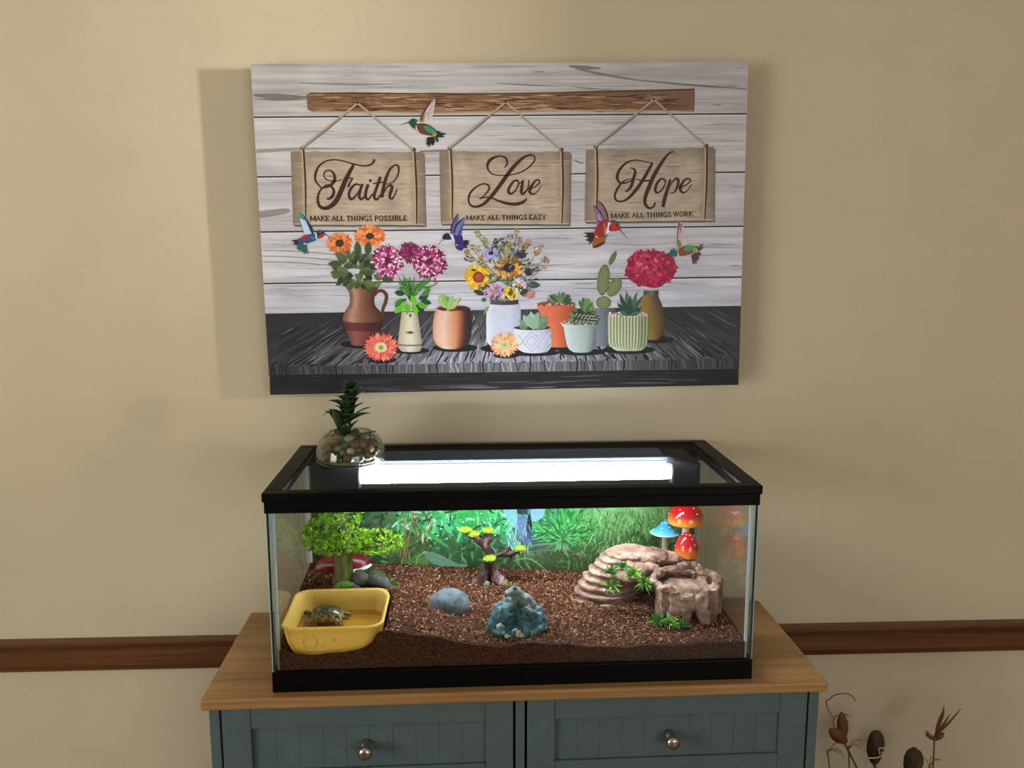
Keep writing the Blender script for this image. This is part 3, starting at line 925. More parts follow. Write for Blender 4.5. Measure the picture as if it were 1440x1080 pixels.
        for r in range(5):
            t = r / 4
            for i in range(n + 1):
                x = T_[i][0] * (1 - t) + B_[i][0] * t; y = T_[i][1] * (1 - t) + B_[i][1] * t
                e, f = a.P(x, y); vs.append((e, a.lay(2), f))
                d = 0.84 if i in (0, n) or r in (0,) else 1.0
                d *= 1 + 0.12 * nz(x * 0.05, y * 0.05, 5)
                cs.append(a.c(tuple(v * d for v in ((186, 170, 152) if 1 < i < n - 1 else (160, 142, 122)))))
        W = n + 1
        a.m.add(vs, [(r * W + i, r * W + i + 1, (r + 1) * W + i + 1, (r + 1) * W + i) for r in range(4) for i in range(n)], cs)
        a.stroke([(bl[0] + 1, bl[1] - 1), (br[0] - 1, br[1] - 1)], 1.6, (196, 182, 158), 0, l=4)
        a.stroke([(bl[0] + 1, bl[1] + 0.8), (br[0] - 1, br[1] + 0.8)], 1.2, (92, 82, 74), 0, l=5)
        q = random.Random(int(tl[0]))
        for j in range(110):
            x = q.uniform(tl[0] + 4, tr[0] - 30); t = q.uniform(0.05, 0.95); y = tl[1] * (1 - t) + bl[1] * t
            g = q.uniform(0.80, 1.12) if 0.12 < t < 0.9 else q.uniform(0.66, 0.95)
            a.stroke([(x, y), (x + 12, y + q.gauss(0, 0.5)), (x + q.uniform(15, 40), y)], [0.3, q.uniform(0.8, 2), 0.3], (186 * g, 170 * g, 152 * g), 3, l=6 + j % 8)
        so = a.build('printed_sign', M_sign, root)
        a = A(4)
        for s0, s1 in (rl, rr_):
            m_ = ((s0[0] + s1[0]) / 2 + 1, (s0[1] + s1[1]) / 2)
            a.stroke([(s0[0] + 2.4, s0[1] + 2), (m_[0] + 2.4, m_[1]), (s1[0] + 1.6, s1[1])], [2.4, 2.6, 2.0], (64, 38, 28), 6)
            a.stroke([s0, m_, s1], 2.2, (186, 166, 132), 6)
            a.ell(s0[0] + 1, s0[1] + 0.5, 3.4, 3.0, (118, 100, 74)); a.ell(s0[0] + 2.6, s0[1] + 0.2, 1.6, 2.2, (58, 44, 32))
            a.stroke([(apex[0], apex[1] + 1), ((apex[0] + s0[0]) / 2 + 1.5, (apex[1] + s0[1]) / 2 + 2.0), (s0[0] + 1, s0[1] + 1.5)], 1.8, (112, 104, 98), 4)
            a.stroke([apex, ((apex[0] + s0[0]) / 2, (apex[1] + s0[1]) / 2), s0], 2.5, (172, 160, 142), 4)
        a.ell(apex[0], apex[1] - 0.5, 1.8, 1.8, (60, 38, 28))
        a.build('printed_cord', M_ink, so)
        a = A(5, script[0])
        for pts, ws in script[1]:
            if len(pts) == 1: a.ell(pts[0][0], pts[0][1], ws, ws, (64, 34, 26))
            else: a.stroke(pts, ws, (64, 34, 26), 7)
        a.z = None
        slab_text(a, text, *tx, (58, 34, 26))
        a.build('printed_lettering', M_ink, so)
    def ramp(n, *w): return [interp([(i / (len(w) - 1), float(x)) for i, x in enumerate(w)], j / (n - 1)) for j in range(n)]
    def S(pts, *w): return (pts, ramp(len(pts), *(x * 1.15 for x in w)))
    faith = ((425, 180, 7.717), [
        S([(215, 655), (150, 580), (145, 500), (180, 420), (250, 365), (340, 345), (430, 355), (520, 380), (600, 402), (680, 412), (740, 400), (775, 370), (785, 340)], 12, 24, 14, 12, 14, 18, 24),
        S([(560, 400), (520, 470), (470, 570), (420, 690), (370, 790), (310, 850), (240, 872), (185, 840), (170, 760), (190, 690), (240, 635), (290, 620), (330, 650), (345, 690), (330, 740), (290, 770), (265, 765)], 26, 44, 46, 34, 22, 14, 24, 30, 12),
        S([(435, 560), (380, 575), (320, 575), (260, 555), (237, 510), (255, 470), (300, 460), (340, 490), (355, 540), (340, 590), (290, 632), (215, 655)], 8, 10, 12, 16, 34, 14),
        S([(470, 552), (545, 545), (520, 590), (500, 640)], 10, 16, 22),
        S([(632, 622), (580, 612), (530, 660), (508, 720), (525, 770), (560, 760), (600, 710), (640, 640), (655, 608)], 14, 24, 26, 14, 12),
        S([(655, 608), (630, 680), (620, 745), (645, 772), (680, 740), (705, 690)], 26, 26, 12),
        S([(718, 612), (692, 690), (692, 755), (720, 772), (765, 715)], 28, 26, 12), ([(740, 572)], 16),
        S([(850, 530), (812, 640), (782, 730), (797, 775), (830, 760), (865, 700)], 28, 28, 12), S([(765, 603), (850, 592), (915, 585)], 12, 14, 8),
        S([(912, 612), (980, 590), (1030, 530), (1050, 460), (1040, 410), (1010, 402), (960, 440), (920, 520), (890, 620), (862, 755)], 8, 14, 18, 16, 28, 34),
        S([(870, 740), (910, 660), (950, 622), (975, 640), (960, 700), (950, 750), (975, 770), (1010, 720), (1030, 660)], 10, 16, 30, 26, 14, 10)])
    love = ((640, 195, 8.306), [
        S([(575, 340), (605, 300), (600, 240), (550, 208), (480, 212), (410, 250), (378, 310), (390, 370), (440, 415), (530, 430), (640, 425), (760, 395), (860, 335), (925, 260), (925, 205), (880, 190), (810, 215), (730, 280), (650, 370), (570, 480), (490, 590), (410, 690), (330, 765), (250, 795), (185, 780), (158, 720), (175, 640), (240, 570), (320, 530), (380, 540), (400, 580), (370, 630), (320, 680), (285, 705)],
          10, 24, 14, 36, 16, 10, 12, 16, 14, 22, 38, 40, 36, 26, 18, 22, 14, 20, 14, 8),
        S([(285, 702), (350, 684), (430, 695), (530, 735), (640, 762), (740, 760), (810, 730), (838, 688)], 18, 12, 20, 34, 34, 8),
        S([(745, 500), (690, 495), (640, 560), (622, 615), (650, 645), (700, 612), (738, 540), (735, 490), (700, 486)], 10, 26, 28, 16, 14, 10),
        S([(735, 540), (785, 500), (792, 500), (778, 570), (775, 630), (800, 642), (850, 580), (862, 500), (858, 488)], 8, 20, 32, 26, 12, 18),
        S([(872, 592), (940, 560), (985, 510), (972, 482), (930, 500), (885, 570), (870, 620), (900, 646), (950, 628), (1008, 550)], 10, 14, 16, 20, 32, 26, 12, 8)])
    hope = ((840, 200, 8.306), [
        S([(640, 242), (560, 230), (480, 210), (400, 215), (320, 255), (255, 330), (230, 410), (260, 470), (320, 478), (380, 455), (430, 425)], 10, 12, 14, 24, 34, 20, 14, 10),
        S([(380, 300), (428, 315), (440, 360), (420, 430), (400, 500), (360, 560), (320, 580)], 10, 26, 34, 30, 10),
        S([(400, 425), (340, 440), (285, 475), (230, 550), (203, 630), (225, 682), (290, 690), (360, 655), (440, 570), (520, 460), (595, 330), (645, 238)], 8, 14, 24, 22, 18, 26, 36, 34, 24),
        S([(900, 112), (850, 122), (800, 170), (730, 270), (660, 390), (600, 530), (560, 640), (555, 710), (580, 755), (620, 770), (660, 745), (672, 702)], 10, 22, 38, 42, 38, 30, 20, 20),
        S([(450, 428), (520, 450), (600, 450), (645, 430)], 8, 20, 10),
        S([(795, 445), (740, 430), (692, 490), (675, 560), (700, 590), (750, 560), (788, 490), (790, 440), (760, 425)], 12, 28, 28, 16, 12, 10),
        S([(852, 430), (815, 560), (785, 660), (765, 760)], 22, 40, 34), S([(818, 570), (870, 470), (920, 425), (945, 450), (930, 530), (890, 590), (845, 590)], 10, 14, 28, 30, 14, 8),
        S([(955, 532), (1030, 502), (1085, 455), (1068, 426), (1020, 440), (975, 510), (970, 560), (1000, 590), (1050, 565), (1102, 488)], 10, 14, 16, 20, 32, 26, 12, 8)])
    sign((409, 213), (595, 214), (598, 316.5), (412.5, 316), ((424.5, 208), (428, 310)), ((580.6, 210), (584, 315.5)), (503, 145), faith, 'MAKE ALL THINGS POSSIBLE', (437, 310.6, 573.8, 310.3, 6.8))
    sign((618, 212.5), (801.6, 213.5), (800.5, 315.5), (620, 314.5), ((631.5, 208.5), (634, 309)), ((788.3, 210), (788.3, 314.5)), (711, 143.5), love, 'MAKE ALL THINGS EASY', (656.5, 309.6, 769, 308.6, 6.4))
    sign((824, 211), (1003.5, 207), (1003.5, 310), (822, 312), ((836.8, 206), (836.8, 300)), ((991.6, 204.6), (989, 308.5)), (919.5, 140), hope, 'MAKE ALL THINGS WORK', (859.9, 306.7, 975.4, 303.8, 6.4))
    # --- shadows printed at the foot of the vessels
    a = A(3)
    for cx, cy, rx, ry in ((512, 484, 34, 6), (578, 493, 26, 5), (640, 489, 32, 6), (715, 490, 40, 7), (750, 496, 38, 5), (785, 488, 24, 5), (818, 495, 34, 5), (884, 492, 38, 6), (925, 478, 22, 5), (538, 506, 20, 5), (712, 500, 18, 4)):
        a.ell(cx, cy, rx, ry, (20, 20, 24))
    a.build('printed_shadow', M_ink, root)
    # --- vessels and plants (order: back to front)
    # olive vase with crimson flower
    z = (780, 345, 6.967)
    a = A(4, z)
    a.pot([(488, 866, 1012), (520, 850, 1022), (600, 838, 1056), (700, 840, 1080), (800, 850, 1085), (880, 900, 1050), (925, 915, 1015)], [(0, (150, 122, 58)), (0.3, (142, 116, 52)), (0.7, (104, 84, 40)), (1, (64, 52, 26))])
    a.pot([(440, 872, 1018), (488, 868, 1016)], [(0, (70, 72, 76)), (0.5, (110, 110, 112)), (1, (52, 52, 56))])
    po = a.build('printed_vase', M_ink, root)
    a = A(5, z)
    a.ell(940, 235, 250, 180, (150, 22, 62), wob=0.12, n=40, l=0)
    for k, (n_, f, cs) in enumerate(((150, 1.0, ((168, 26, 70), (142, 18, 58), (190, 40, 84))), (130, 0.75, ((186, 34, 78), (150, 20, 60), (206, 70, 106))), (90, 0.5, ((196, 44, 88), (160, 24, 66), (222, 98, 130))))):
        a.cloud(940, 225 - 10 * k, 230 * f, 165 * f, n_, 48, 30, cs, seed=20 + k, spread=0.7)
    a.build('printed_flower', M_ink, po)
    # grey pot with cactus
    a = A(4, z)
    a.pot([(610, 366, 605), (640, 378, 600), (800, 390, 590), (985, 402, 560)], [(0, (128, 136, 148)), (0.4, (112, 120, 132)), (1, (70, 76, 86))])
    po = a.build('printed_pot', M_ink, root)
    a = A(5, z)
    for cx, cy, rx, ry, ro in ((480, 560, 74, 62, 0), (568, 125, 26, 74, 0.45), (585, 410, 62, 104, 0.55), (478, 340, 62, 152, 0.12)):
        a.ell(cx, cy, rx, ry, (98, 112, 74), ro, 28, l=3)
        a.ell(cx - 8, cy, rx * 0.6, ry * 0.85, (112, 126, 86), ro, 24, l=8)
        if rx > 30:
            st = 26
            for i in range(-8, 9):
                for j in range(-8, 9):
                    x, y = i * st + (j % 2) * st / 2, j * st * 0.8
                    if (x / rx) ** 2 + (y / ry) ** 2 < 0.86:
                        xx, yy = cx + x * math.cos(ro) - y * math.sin(ro), cy + x * math.sin(ro) + y * math.cos(ro)
                        a.ell(xx, yy, 5, 5, (200, 196, 150), n=6, l=25)
    a.build('printed_cactus', M_ink, po)
    # terracotta pot with spiky succulent
    z5 = (670, 400, 9)
    a = A(4, z5)
    a.pot([(335, 800, 1225), (500, 830, 1215), (790, 930, 1180)], [(0, (226, 126, 92)), (0.4, (218, 112, 78)), (0.8, (186, 88, 60)), (1, (140, 66, 46))])
    a.pot([(235, 765, 1252), (280, 770, 1248), (335, 785, 1235)], [(0, (224, 122, 90)), (0.5, (216, 108, 76)), (1, (168, 78, 54))])
    a.ell(1005, 240, 235, 26, (120, 74, 58))
    q = random.Random(5)
    for i in range(60): a.ell(1005 + q.uniform(-225, 225), 240 + q.uniform(-16, 26), q.uniform(8, 16), q.uniform(6, 10), q.choice(((196, 140, 120), (150, 90, 74), (222, 180, 165), (110, 60, 48))), n=8)
    po = a.build('printed_pot', M_ink, root)
    a = A(5, z5)
    for k in range(46):
        an = -math.pi / 2 + q.uniform(-1.45, 1.45)
        a.leaf(1050 + 50 * math.cos(an), 235 + 20 * math.sin(an), q.uniform(90, 150) * (1 - 0.1 * abs(math.sin(an))), 34, an + q.gauss(0, 0.1), q.choice(((74, 108, 72), (54, 84, 60), (98, 132, 88), (44, 68, 50))))
    a.build('printed_succulent', M_ink, po)
    # white jar with mixed bouquet
    a = A(4, z5)
    a.pot([(250, 165, 540), (275, 145, 552), (320, 128, 560), (500, 124, 560), (700, 128, 560), (750, 150, 545), (785, 185, 520)], [(0, (226, 230, 240)), (0.2, (206, 212, 232)), (0.7, (200, 207, 230)), (1, (176, 182, 206))])
    a.pot([(190, 178, 530), (250, 172, 534)], [(0, (92, 88, 96)), (0.5, (70, 64, 72)), (1, (54, 50, 58))])
    po = a.build('printed_jar', M_ink, root)
    zb = (640, 310, 7.714)
    a = A(5, zb)
    a.cloud(560, 560, 330, 290, 210, 60, 22, ((96, 112, 72), (70, 84, 60), (140, 150, 104), (60, 66, 70), (150, 140, 160)), seed=31)
    for x, y in ((240, 140), (300, 210), (560, 180), (660, 150), (700, 200), (780, 270), (880, 350), (960, 430), (960, 510), (430, 190), (500, 210), (520, 280), (180, 300), (130, 340)):
        a.stroke([(560, 700), ((560 + x) / 2 + 20, (700 + y) / 2 + 40), (x, y)], 7, (112, 124, 84), 5)
    q = random.Random(8)
    for x, y, c in ((235, 130, (176, 182, 120)), (265, 170, (176, 182, 120)), (310, 210, (170, 178, 116)), (340, 250, (160, 170, 110)), (190, 290, (170, 150, 70)), (125, 340, (190, 150, 60)), (250, 310, (160, 160, 90)), (440, 230, (62, 48, 62)), (430, 270, (54, 42, 60)), (510, 220, (96, 104, 70)), (500, 300, (80, 74, 110)), (590, 260, (210, 180, 50)), (570, 350, (206, 186, 70)), (665, 125, (214, 180, 80)), (600, 185, (170, 140, 140)), (700, 210, (180, 150, 150)), (775, 270, (200, 130, 70)), (800, 240, (190, 160, 130)), (885, 355, (204, 140, 60)), (870, 320, (220, 214, 220)), (965, 420, (190, 110, 100)), (990, 435, (180, 120, 110)), (965, 515, (206, 180, 150)), (930, 300, (190, 150, 160)), (180, 420, (150, 130, 60)), (130, 410, (130, 100, 130)), (280, 410, (200, 170, 70)), (470, 640, (160, 130, 140))):
        a.cloud(x, y, 16, 18, 14, 26, 14, (c, tuple(v * 0.75 for v in c)), seed=int(x + y))
    a.daisy(390, 355, 100, 80, 15, ((172, 166, 232), (150, 146, 218), (188, 184, 240)), (58, 30, 50), 27, seed=1)
    a.daisy(710, 375, 70, 42, 20, ((52, 46, 86), (38, 34, 66), (70, 62, 108)), (40, 36, 66), 20, seed=2)
    a.daisy(800, 560, 48, 48, 16, ((52, 46, 86), (38, 34, 66)), (40, 36, 66), 18, seed=3)
    a.daisy(585, 515, 165, 135, 22, ((222, 168, 58), (198, 120, 48), (236, 196, 86), (160, 88, 40)), (52, 38, 58), 64, seed=4)
    a.daisy(255, 615, 165, 155, 24, ((238, 196, 48), (228, 176, 36), (246, 212, 80)), (146, 58, 40), 66, seed=5)
    a.ell(255, 615, 40, 36, (176, 84, 58), l=24)
    a.leaf(770, 690, 160, 80, 0.1, (62, 84, 72))
    a.leaf(700, 800, 120, 60, -0.5, (50, 66, 56)); a.leaf(200, 760, 130, 60, 0.35, (48, 66, 54))
    a.leaf(370, 925, 120, 30, 2.15, (128, 150, 104)); a.leaf(340, 850, 60, 50, 2.8, (70, 100, 70))
    a.daisy(420, 775, 100, 95, 18, ((198, 152, 206), (176, 126, 188), (212, 176, 220)), (196, 144, 84), 28, seed=6)
    a.daisy(690, 705, 92, 82, 18, ((226, 212, 238), (206, 190, 228), (238, 228, 244)), (206, 150, 60), 26, seed=7)
    a.daisy(600, 790, 92, 84, 9, ((234, 210, 56), (224, 196, 40), (244, 226, 96)), (120, 78, 40), 30, seed=8, pw=80)
    a.daisy(815, 800, 62, 55, 14, ((206, 132, 146), (184, 104, 120)), (190, 150, 100), 22, seed=9, rings=1)
    a.build('printed_bouquet', M_ink, po)
    # jug with gerberas
    z = (445, 305, 5.536)
    a = A(5, z)
    a.cloud(320, 420, 170, 110, 70, 70, 44, ((60, 78, 48), (78, 96, 60), (46, 62, 38), (92, 110, 66)), seed=41)
    for x, y, an in ((200, 370, 3.2), (240, 330, 3.6), (250, 440, 2.9), (330, 300, -1.7), (400, 300, -1.5), (440, 330, -1.0), (500, 470, 0.3), (300, 490, 2.7), (390, 500, 1.3), (250, 300, -1.9)):
        a.leaf(x, y, 110, 56, an, q.choice(((66, 84, 54), (84, 102, 66), (54, 70, 44))))
    for i in range(9): a.leaf(280 + i * 22, 545, 60, 34, -1.4 + 0.1 * i, q.choice(((110, 136, 60), (90, 116, 52))))
    a.daisy(180, 205, 108, 90, 30, ((224, 120, 62), (206, 96, 48), (238, 156, 98)), (52, 58, 46), 34, rings=3, seed=11)
    a.daisy(415, 150, 128, 94, 32, ((226, 122, 60), (208, 98, 46), (240, 160, 100)), (50, 56, 40), 34, rings=3, seed=12)
    fl = a.m
    a2 = A(4, z)
    a2.stroke([(455, 610), (475, 582), (515, 576), (545, 610), (540, 660), (518, 720), (510, 800)], [22, 24, 26, 28, 28, 26, 22], (92, 56, 46), 6, l=0)
    g1 = [(0, (112, 74, 58)), (0.22, (190, 146, 126)), (0.45, (140, 96, 78)), (0.75, (104, 66, 52)), (1, (66, 42, 34))]
    g2 = [(0, (86, 42, 40)), (0.25, (112, 58, 56)), (0.6, (82, 38, 38)), (1, (52, 26, 26))]
    g3 = [(0, (116, 66, 62)), (0.25, (150, 88, 84)), (0.6, (116, 62, 60)), (1, (70, 40, 38))]
    a2.pot([(538, 222, 490), (560, 236, 478), (590, 256, 466), (640, 262, 452), (690, 254, 458), (730, 226, 492), (770, 208, 515), (800, 205, 520), (840, 215, 514), (890, 236, 500), (940, 256, 470), (985, 268, 440), (1000, 280, 425)], g1, bands=((812, 888, g2), (889, 1100, g3)))
    po = a2.build('printed_jug', M_ink, root)
    a.build('printed_gerbera', M_ink, po)
    # pale vase with chrysanthemums
    z = (515, 330, 6)
    a = A(5, z)
    a.pot([(650, 300, 430), (700, 293, 440), (800, 281, 455), (900, 270, 470), (950, 270, 470), (985, 300, 452)], [(0, (182, 166, 136)), (0.3, (214, 206, 186)), (0.6, (222, 218, 206)), (1, (160, 146, 120))], bands=((920, 938, [(0, (110, 74, 62)), (1, (96, 62, 54))]), (940, 1100, [(0, (176, 168, 160)), (0.5, (216, 212, 206)), (1, (150, 142, 136))])))
    a.ell(368, 825, 42, 13, (176, 150, 96)); a.ell(372, 825, 20, 9, (92, 64, 44))
    a.leaf(372, 700, 40, 26, -1.57, (120, 96, 74))
    po = a.build('printed_vase', M_ink, root)
    a = A(6, z)
    for i in range(110):
        x = q.uniform(240, 560); y0 = q.uniform(340, 480)
        a.stroke([(370 + (x - 370) * 0.25, 520), ((370 + x) / 2, 450), (x, y0)], [5, 7, 3], q.choice(((74, 138, 52), (58, 112, 46), (98, 164, 66), (44, 92, 40))), 3)
    a.stroke([(480, 450), (560, 430), (615, 405)], [8, 12, 4], (96, 140, 70), 5); a.stroke([(480, 400), (530, 390), (545, 350)], [6, 8, 5], (70, 116, 56), 5)
    for x, y, an, c in ((330, 500, 3.3, (30, 78, 48)), (440, 540, -0.3, (24, 66, 44)), (460, 560, 0.2, (30, 80, 50)), (340, 540, 2.4, (34, 92, 46)), (420, 590, 0.7, (28, 74, 46)), (370, 470, 1.5, (20, 60, 40)), (300, 540, 2.2, (60, 130, 40)), (470, 520, -0.7, (70, 130, 60)), (380, 510, 1.1, (112, 196, 44)), (330, 560, 2.0, (118, 200, 46)), (350, 580, 1.6, (96, 180, 40)), (390, 590, 1.1, (110, 194, 44)), (310, 600, 2.4, (104, 188, 42)), (430, 580, 0.4, (100, 170, 56))):
        a.leaf(x, y, 95, 50, an, c)
    for cx, cy, rx, ry, n_, sd in ((370, 150, 85, 75, 110, 51), (185, 222, 128, 128, 200, 52), (530, 225, 140, 135, 230, 53)):
        dark = cx == 370
        a.ell(cx, cy, rx, ry, (104, 20, 66), wob=0.15, n=30, l=0)
        for f in (1.0, 0.8, 0.55, 0.3):
            a.cloud(cx, cy, rx * f, ry * f, int(n_ * 0.4 * f) + 10, 30, 17, ((120, 40, 84), (150, 60, 110), (100, 30, 70)) if dark else ((164, 36, 104), (206, 96, 158), (232, 178, 212), (140, 24, 86), (242, 214, 230)), seed=sd + int(f * 10), amin=0.3, spread=0.5)
    for x, y in ((580, 360), (585, 380), (225, 345), (215, 330), (455, 340)): a.leaf(x, y, 36, 18, 1.5, (190, 50, 120))
    a.build('printed_chrysanthemum', M_ink, po)
    # copper pot
    z = (600, 400, 10.8)
    a = A(5, z)
    a.pot([(345, 148, 645), (380, 138, 660), (450, 120, 678), (600, 95, 688), (750, 96, 680), (850, 112, 655), (930, 162, 615), (975, 250, 530)], [(0, (206, 146, 112)), (0.12, (226, 188, 172)), (0.28, (232, 196, 178)), (0.42, (218, 168, 140)), (0.6, (206, 138, 100)), (0.72, (150, 84, 58)), (0.82, (62, 42, 44)), (1, (36, 30, 36))])
    a.ell(395, 362, 248, 44, (128, 66, 42)); a.ell(300, 372, 130, 30, (100, 44, 28)); a.ell(540, 362, 100, 36, (76, 40, 32))
    po = a.build('printed_pot', M_ink, root)
    a = A(6, z)
    for p_, w_, c in (([(320, 395), (320, 350), (322, 330)], 34, (196, 208, 160)), ([(330, 370), (300, 300), (310, 180)], 46, (118, 160, 84)), ([(325, 350), (240, 310), (212, 210), (218, 140)], [30, 54, 46, 14], (164, 202, 120)), ([(330, 355), (290, 290), (255, 210), (248, 140)], [26, 56, 60, 14], (142, 184, 102)), ([(340, 365), (350, 280), (380, 220), (415, 175)], [26, 56, 56, 16], (154, 196, 124)), ([(345, 372), (410, 330), (470, 250), (520, 200)], [30, 60, 58, 14], (166, 200, 110))):
        a.stroke(p_, w_, c, 6)
    a.stroke([(470, 290), (500, 240), (525, 205)], [4, 14, 8], (120, 96, 60), 5)
    a.build('printed_succulent', M_ink, po)
    # white patterned bowl
    a = A(6, z5)
    a.pot([(555, 468, 946), (600, 474, 950), (700, 482, 950), (790, 505, 944), (835, 550, 915), (862, 610, 860)], [(0, (220, 224, 238)), (0.4, (212, 216, 234)), (0.8, (196, 200, 220)), (1, (150, 154, 172))])
    for pts in ([(700, 600), (825, 725), (705, 855), (575, 725), (700, 600)], [(700, 655), (770, 725), (705, 795), (630, 725), (700, 655)], [(800, 600), (940, 740)], [(935, 600), (800, 740), (780, 820)], [(860, 610), (945, 700)], [(520, 640), (600, 720), (520, 790)], [(940, 690), (840, 830)], [(945, 760), (880, 850)]):
        a.stroke(pts, 20, (176, 180, 206), 0)
        a.stroke([(x + 3, y + 8) for x, y in pts], 5, (232, 234, 244), 0)
    a.ell(705, 548, 235, 30, (74, 48, 46))
    for i in range(26): a.ell(500 + q.uniform(0, 120), 545 + q.uniform(-16, 16), 9, 7, q.choice(((130, 88, 74), (96, 60, 52), (180, 150, 136))), n=7)
    po = a.build('printed_bowl', M_ink, root)
    a = A(7, z5)
    for x, y, L_, w_, an, c in ((720, 520, 170, 90, -2.5, (126, 160, 148)), (720, 520, 180, 90, -0.55, (96, 124, 112)), (700, 540, 190, 100, -2.2, (150, 186, 170)), (760, 540, 200, 90, -0.75, (110, 140, 126)), (720, 520, 190, 90, -1.2, (134, 172, 160)), (720, 530, 195, 96, -1.75, (158, 194, 178)), (640, 550, 150, 60, -2.3, (120, 156, 118)), (720, 560, 190, 110, -1.95, (148, 184, 158)), (760, 570, 180, 110, -0.9, (118, 152, 128)), (790, 560, 150, 80, -0.6, (100, 132, 112)), (720, 572, 150, 110, -1.35, (140, 176, 140)), (640, 560, 110, 60, -2.8, (100, 140, 108))):
        a.leaf(x, y, L_, w_, an, c)
    a.build('printed_succulent', M_ink, po)
    # pale blue pot
    z = (780, 345, 6.967)
    a = A(6, z)
    a.pot([(795, 88, 412), (900, 104, 402), (1000, 130, 382), (1035, 165, 360), (1048, 195, 330)], [(0, (206, 220, 222)), (0.25, (184, 202, 204)), (0.7, (160, 178, 178)), (1, (98, 114, 114))])
    a.pot([(752, 58, 442), (775, 66, 436), (800, 84, 416)], [(0, (212, 226, 228)), (0.5, (176, 194, 194)), (1, (110, 126, 126))])
    a.ell(250, 760, 180, 20, (104, 84, 76))
    for i in range(46): a.ell(250 + q.uniform(-160, 160), 762 + q.uniform(-14, 14), 9, 7, q.choice(((170, 156, 150), (120, 96, 86), (206, 200, 196))), n=7)
    po = a.build('printed_pot', M_ink, root)
    a = A(7, z)
    for k in range(8): a.leaf(300, 660, q.uniform(110, 170), 44, -1.5 + (k - 3.5) * 0.16, q.choice(((74, 118, 66), (96, 146, 80), (56, 92, 54))))
    for x, y, an in ((200, 700, -2.6), (190, 720, 2.9), (220, 660, -2.2), (350, 690, -0.7), (340, 650, -1.0)): a.leaf(x, y, 80, 40, an, q.choice(((84, 116, 70), (110, 140, 92))))
    for r_ in range(3):
        for k in range(6):
            x, y = 190 + k * 34 + (r_ % 2) * 14, 690 + r_ * 30
            a.leaf(x, y + 10, 70, 34, -1.2 + (k - 2.5) * 0.16 + 0.7, (50, 66, 50)); a.leaf(x + 6, y + 8, 46, 10, -0.5 + (k - 2.5) * 0.16, (196, 198, 176))
    a.build('printed_succulent', M_ink, po)
    # ribbed green pot
    a = A(7, z)
    st = []
    for i in range(25):
        t = i / 24
        sh = 1.0 - 0.25 * t ** 3
        st.append((t, tuple(v * sh for v in ((186, 196, 158) if i % 2 else (142, 156, 118)))))
    rows = [(675, 520, 916), (800, 519, 918), (950, 524, 908), (1000, 556, 884), (1028, 610, 840)]
    a.pot(rows, [(0, (170, 182, 146)), (1, (120, 132, 100))], l=0)
    R_ = spline(rows, 4)
    for i in range(13):
        t = (i + 0.5) / 13
        a.stroke([(xl + (xr - xl) * t, yy + 0.12 * (xr - xl) * t * (1 - t)) for yy, xl, xr in R_], 13, (202, 210, 176) if t < 0.75 else (166, 176, 140), 0, l=5)
        a.stroke([(xl + (xr - xl) * (t + 0.03), yy + 0.12 * (xr - xl) * t * (1 - t)) for yy, xl, xr in R_], 8, (116, 130, 94) if t < 0.8 else (88, 100, 70), 0, l=4)
    a.ell(715, 675, 195, 24, (150, 138, 128))
    for i in range(60): a.ell(715 + q.uniform(-185, 185), 678 + q.uniform(-18, 20), 12, 9, q.choice(((220, 216, 212), (190, 180, 172), (160, 140, 130), (236, 232, 230))), n=7)
    po = a.build('printed_pot', M_ink, root)
    a = A(8, z)
    for tx_, ty_ in ((640, 465), (702, 440), (800, 450), (850, 490), (620, 560), (845, 600), (740, 490), (670, 520), (780, 520), (640, 640), (830, 650), (720, 540), (760, 580)):
        dx, dy = tx_ - 725, ty_ - 690
        a.leaf(725 + dx * 0.1, 690, math.hypot(dx, dy), 42, math.atan2(dy, dx), q.choice(((54, 92, 76), (40, 74, 62), (70, 110, 92))))
    a.build('printed_aloe', M_ink, po)
    # two gerbera heads lying on the table
    a = A(9, (515, 330, 6)); a.daisy(125, 950, 148, 128, 30, ((230, 112, 96), (216, 88, 78), (238, 140, 120)), (222, 214, 162), 50, rings=3, seed=61); a.ell(125, 952, 22, 20, (146, 172, 110), l=24)
    a.build('printed_gerbera', M_ink, root)
    a = A(9, z5); a.daisy(355, 762, 180, 165, 30, ((238, 178, 128), (230, 150, 100), (242, 204, 160)), (200, 208, 146), 66, rings=3, seed=62); a.ell(360, 765, 26, 24, (176, 180, 110), l=24)
    a.build('printed_gerbera', M_ink, root)
    # --- humming birds
    def bird(zoom, shapes):
        a = A(7, zoom)
        for s in shapes:
            if s[0] == 'p': a.poly(s[1], s[2], 3)
            elif s[0] == 'P': a.poly(s[1], s[2])
            elif s[0] == 's': a.stroke(s[1], s[2], s[3], 5)
            elif s[0] == 'e': a.ell(*s[1], s[2])
        a.build('printed_hummingbird', M_ink, root)
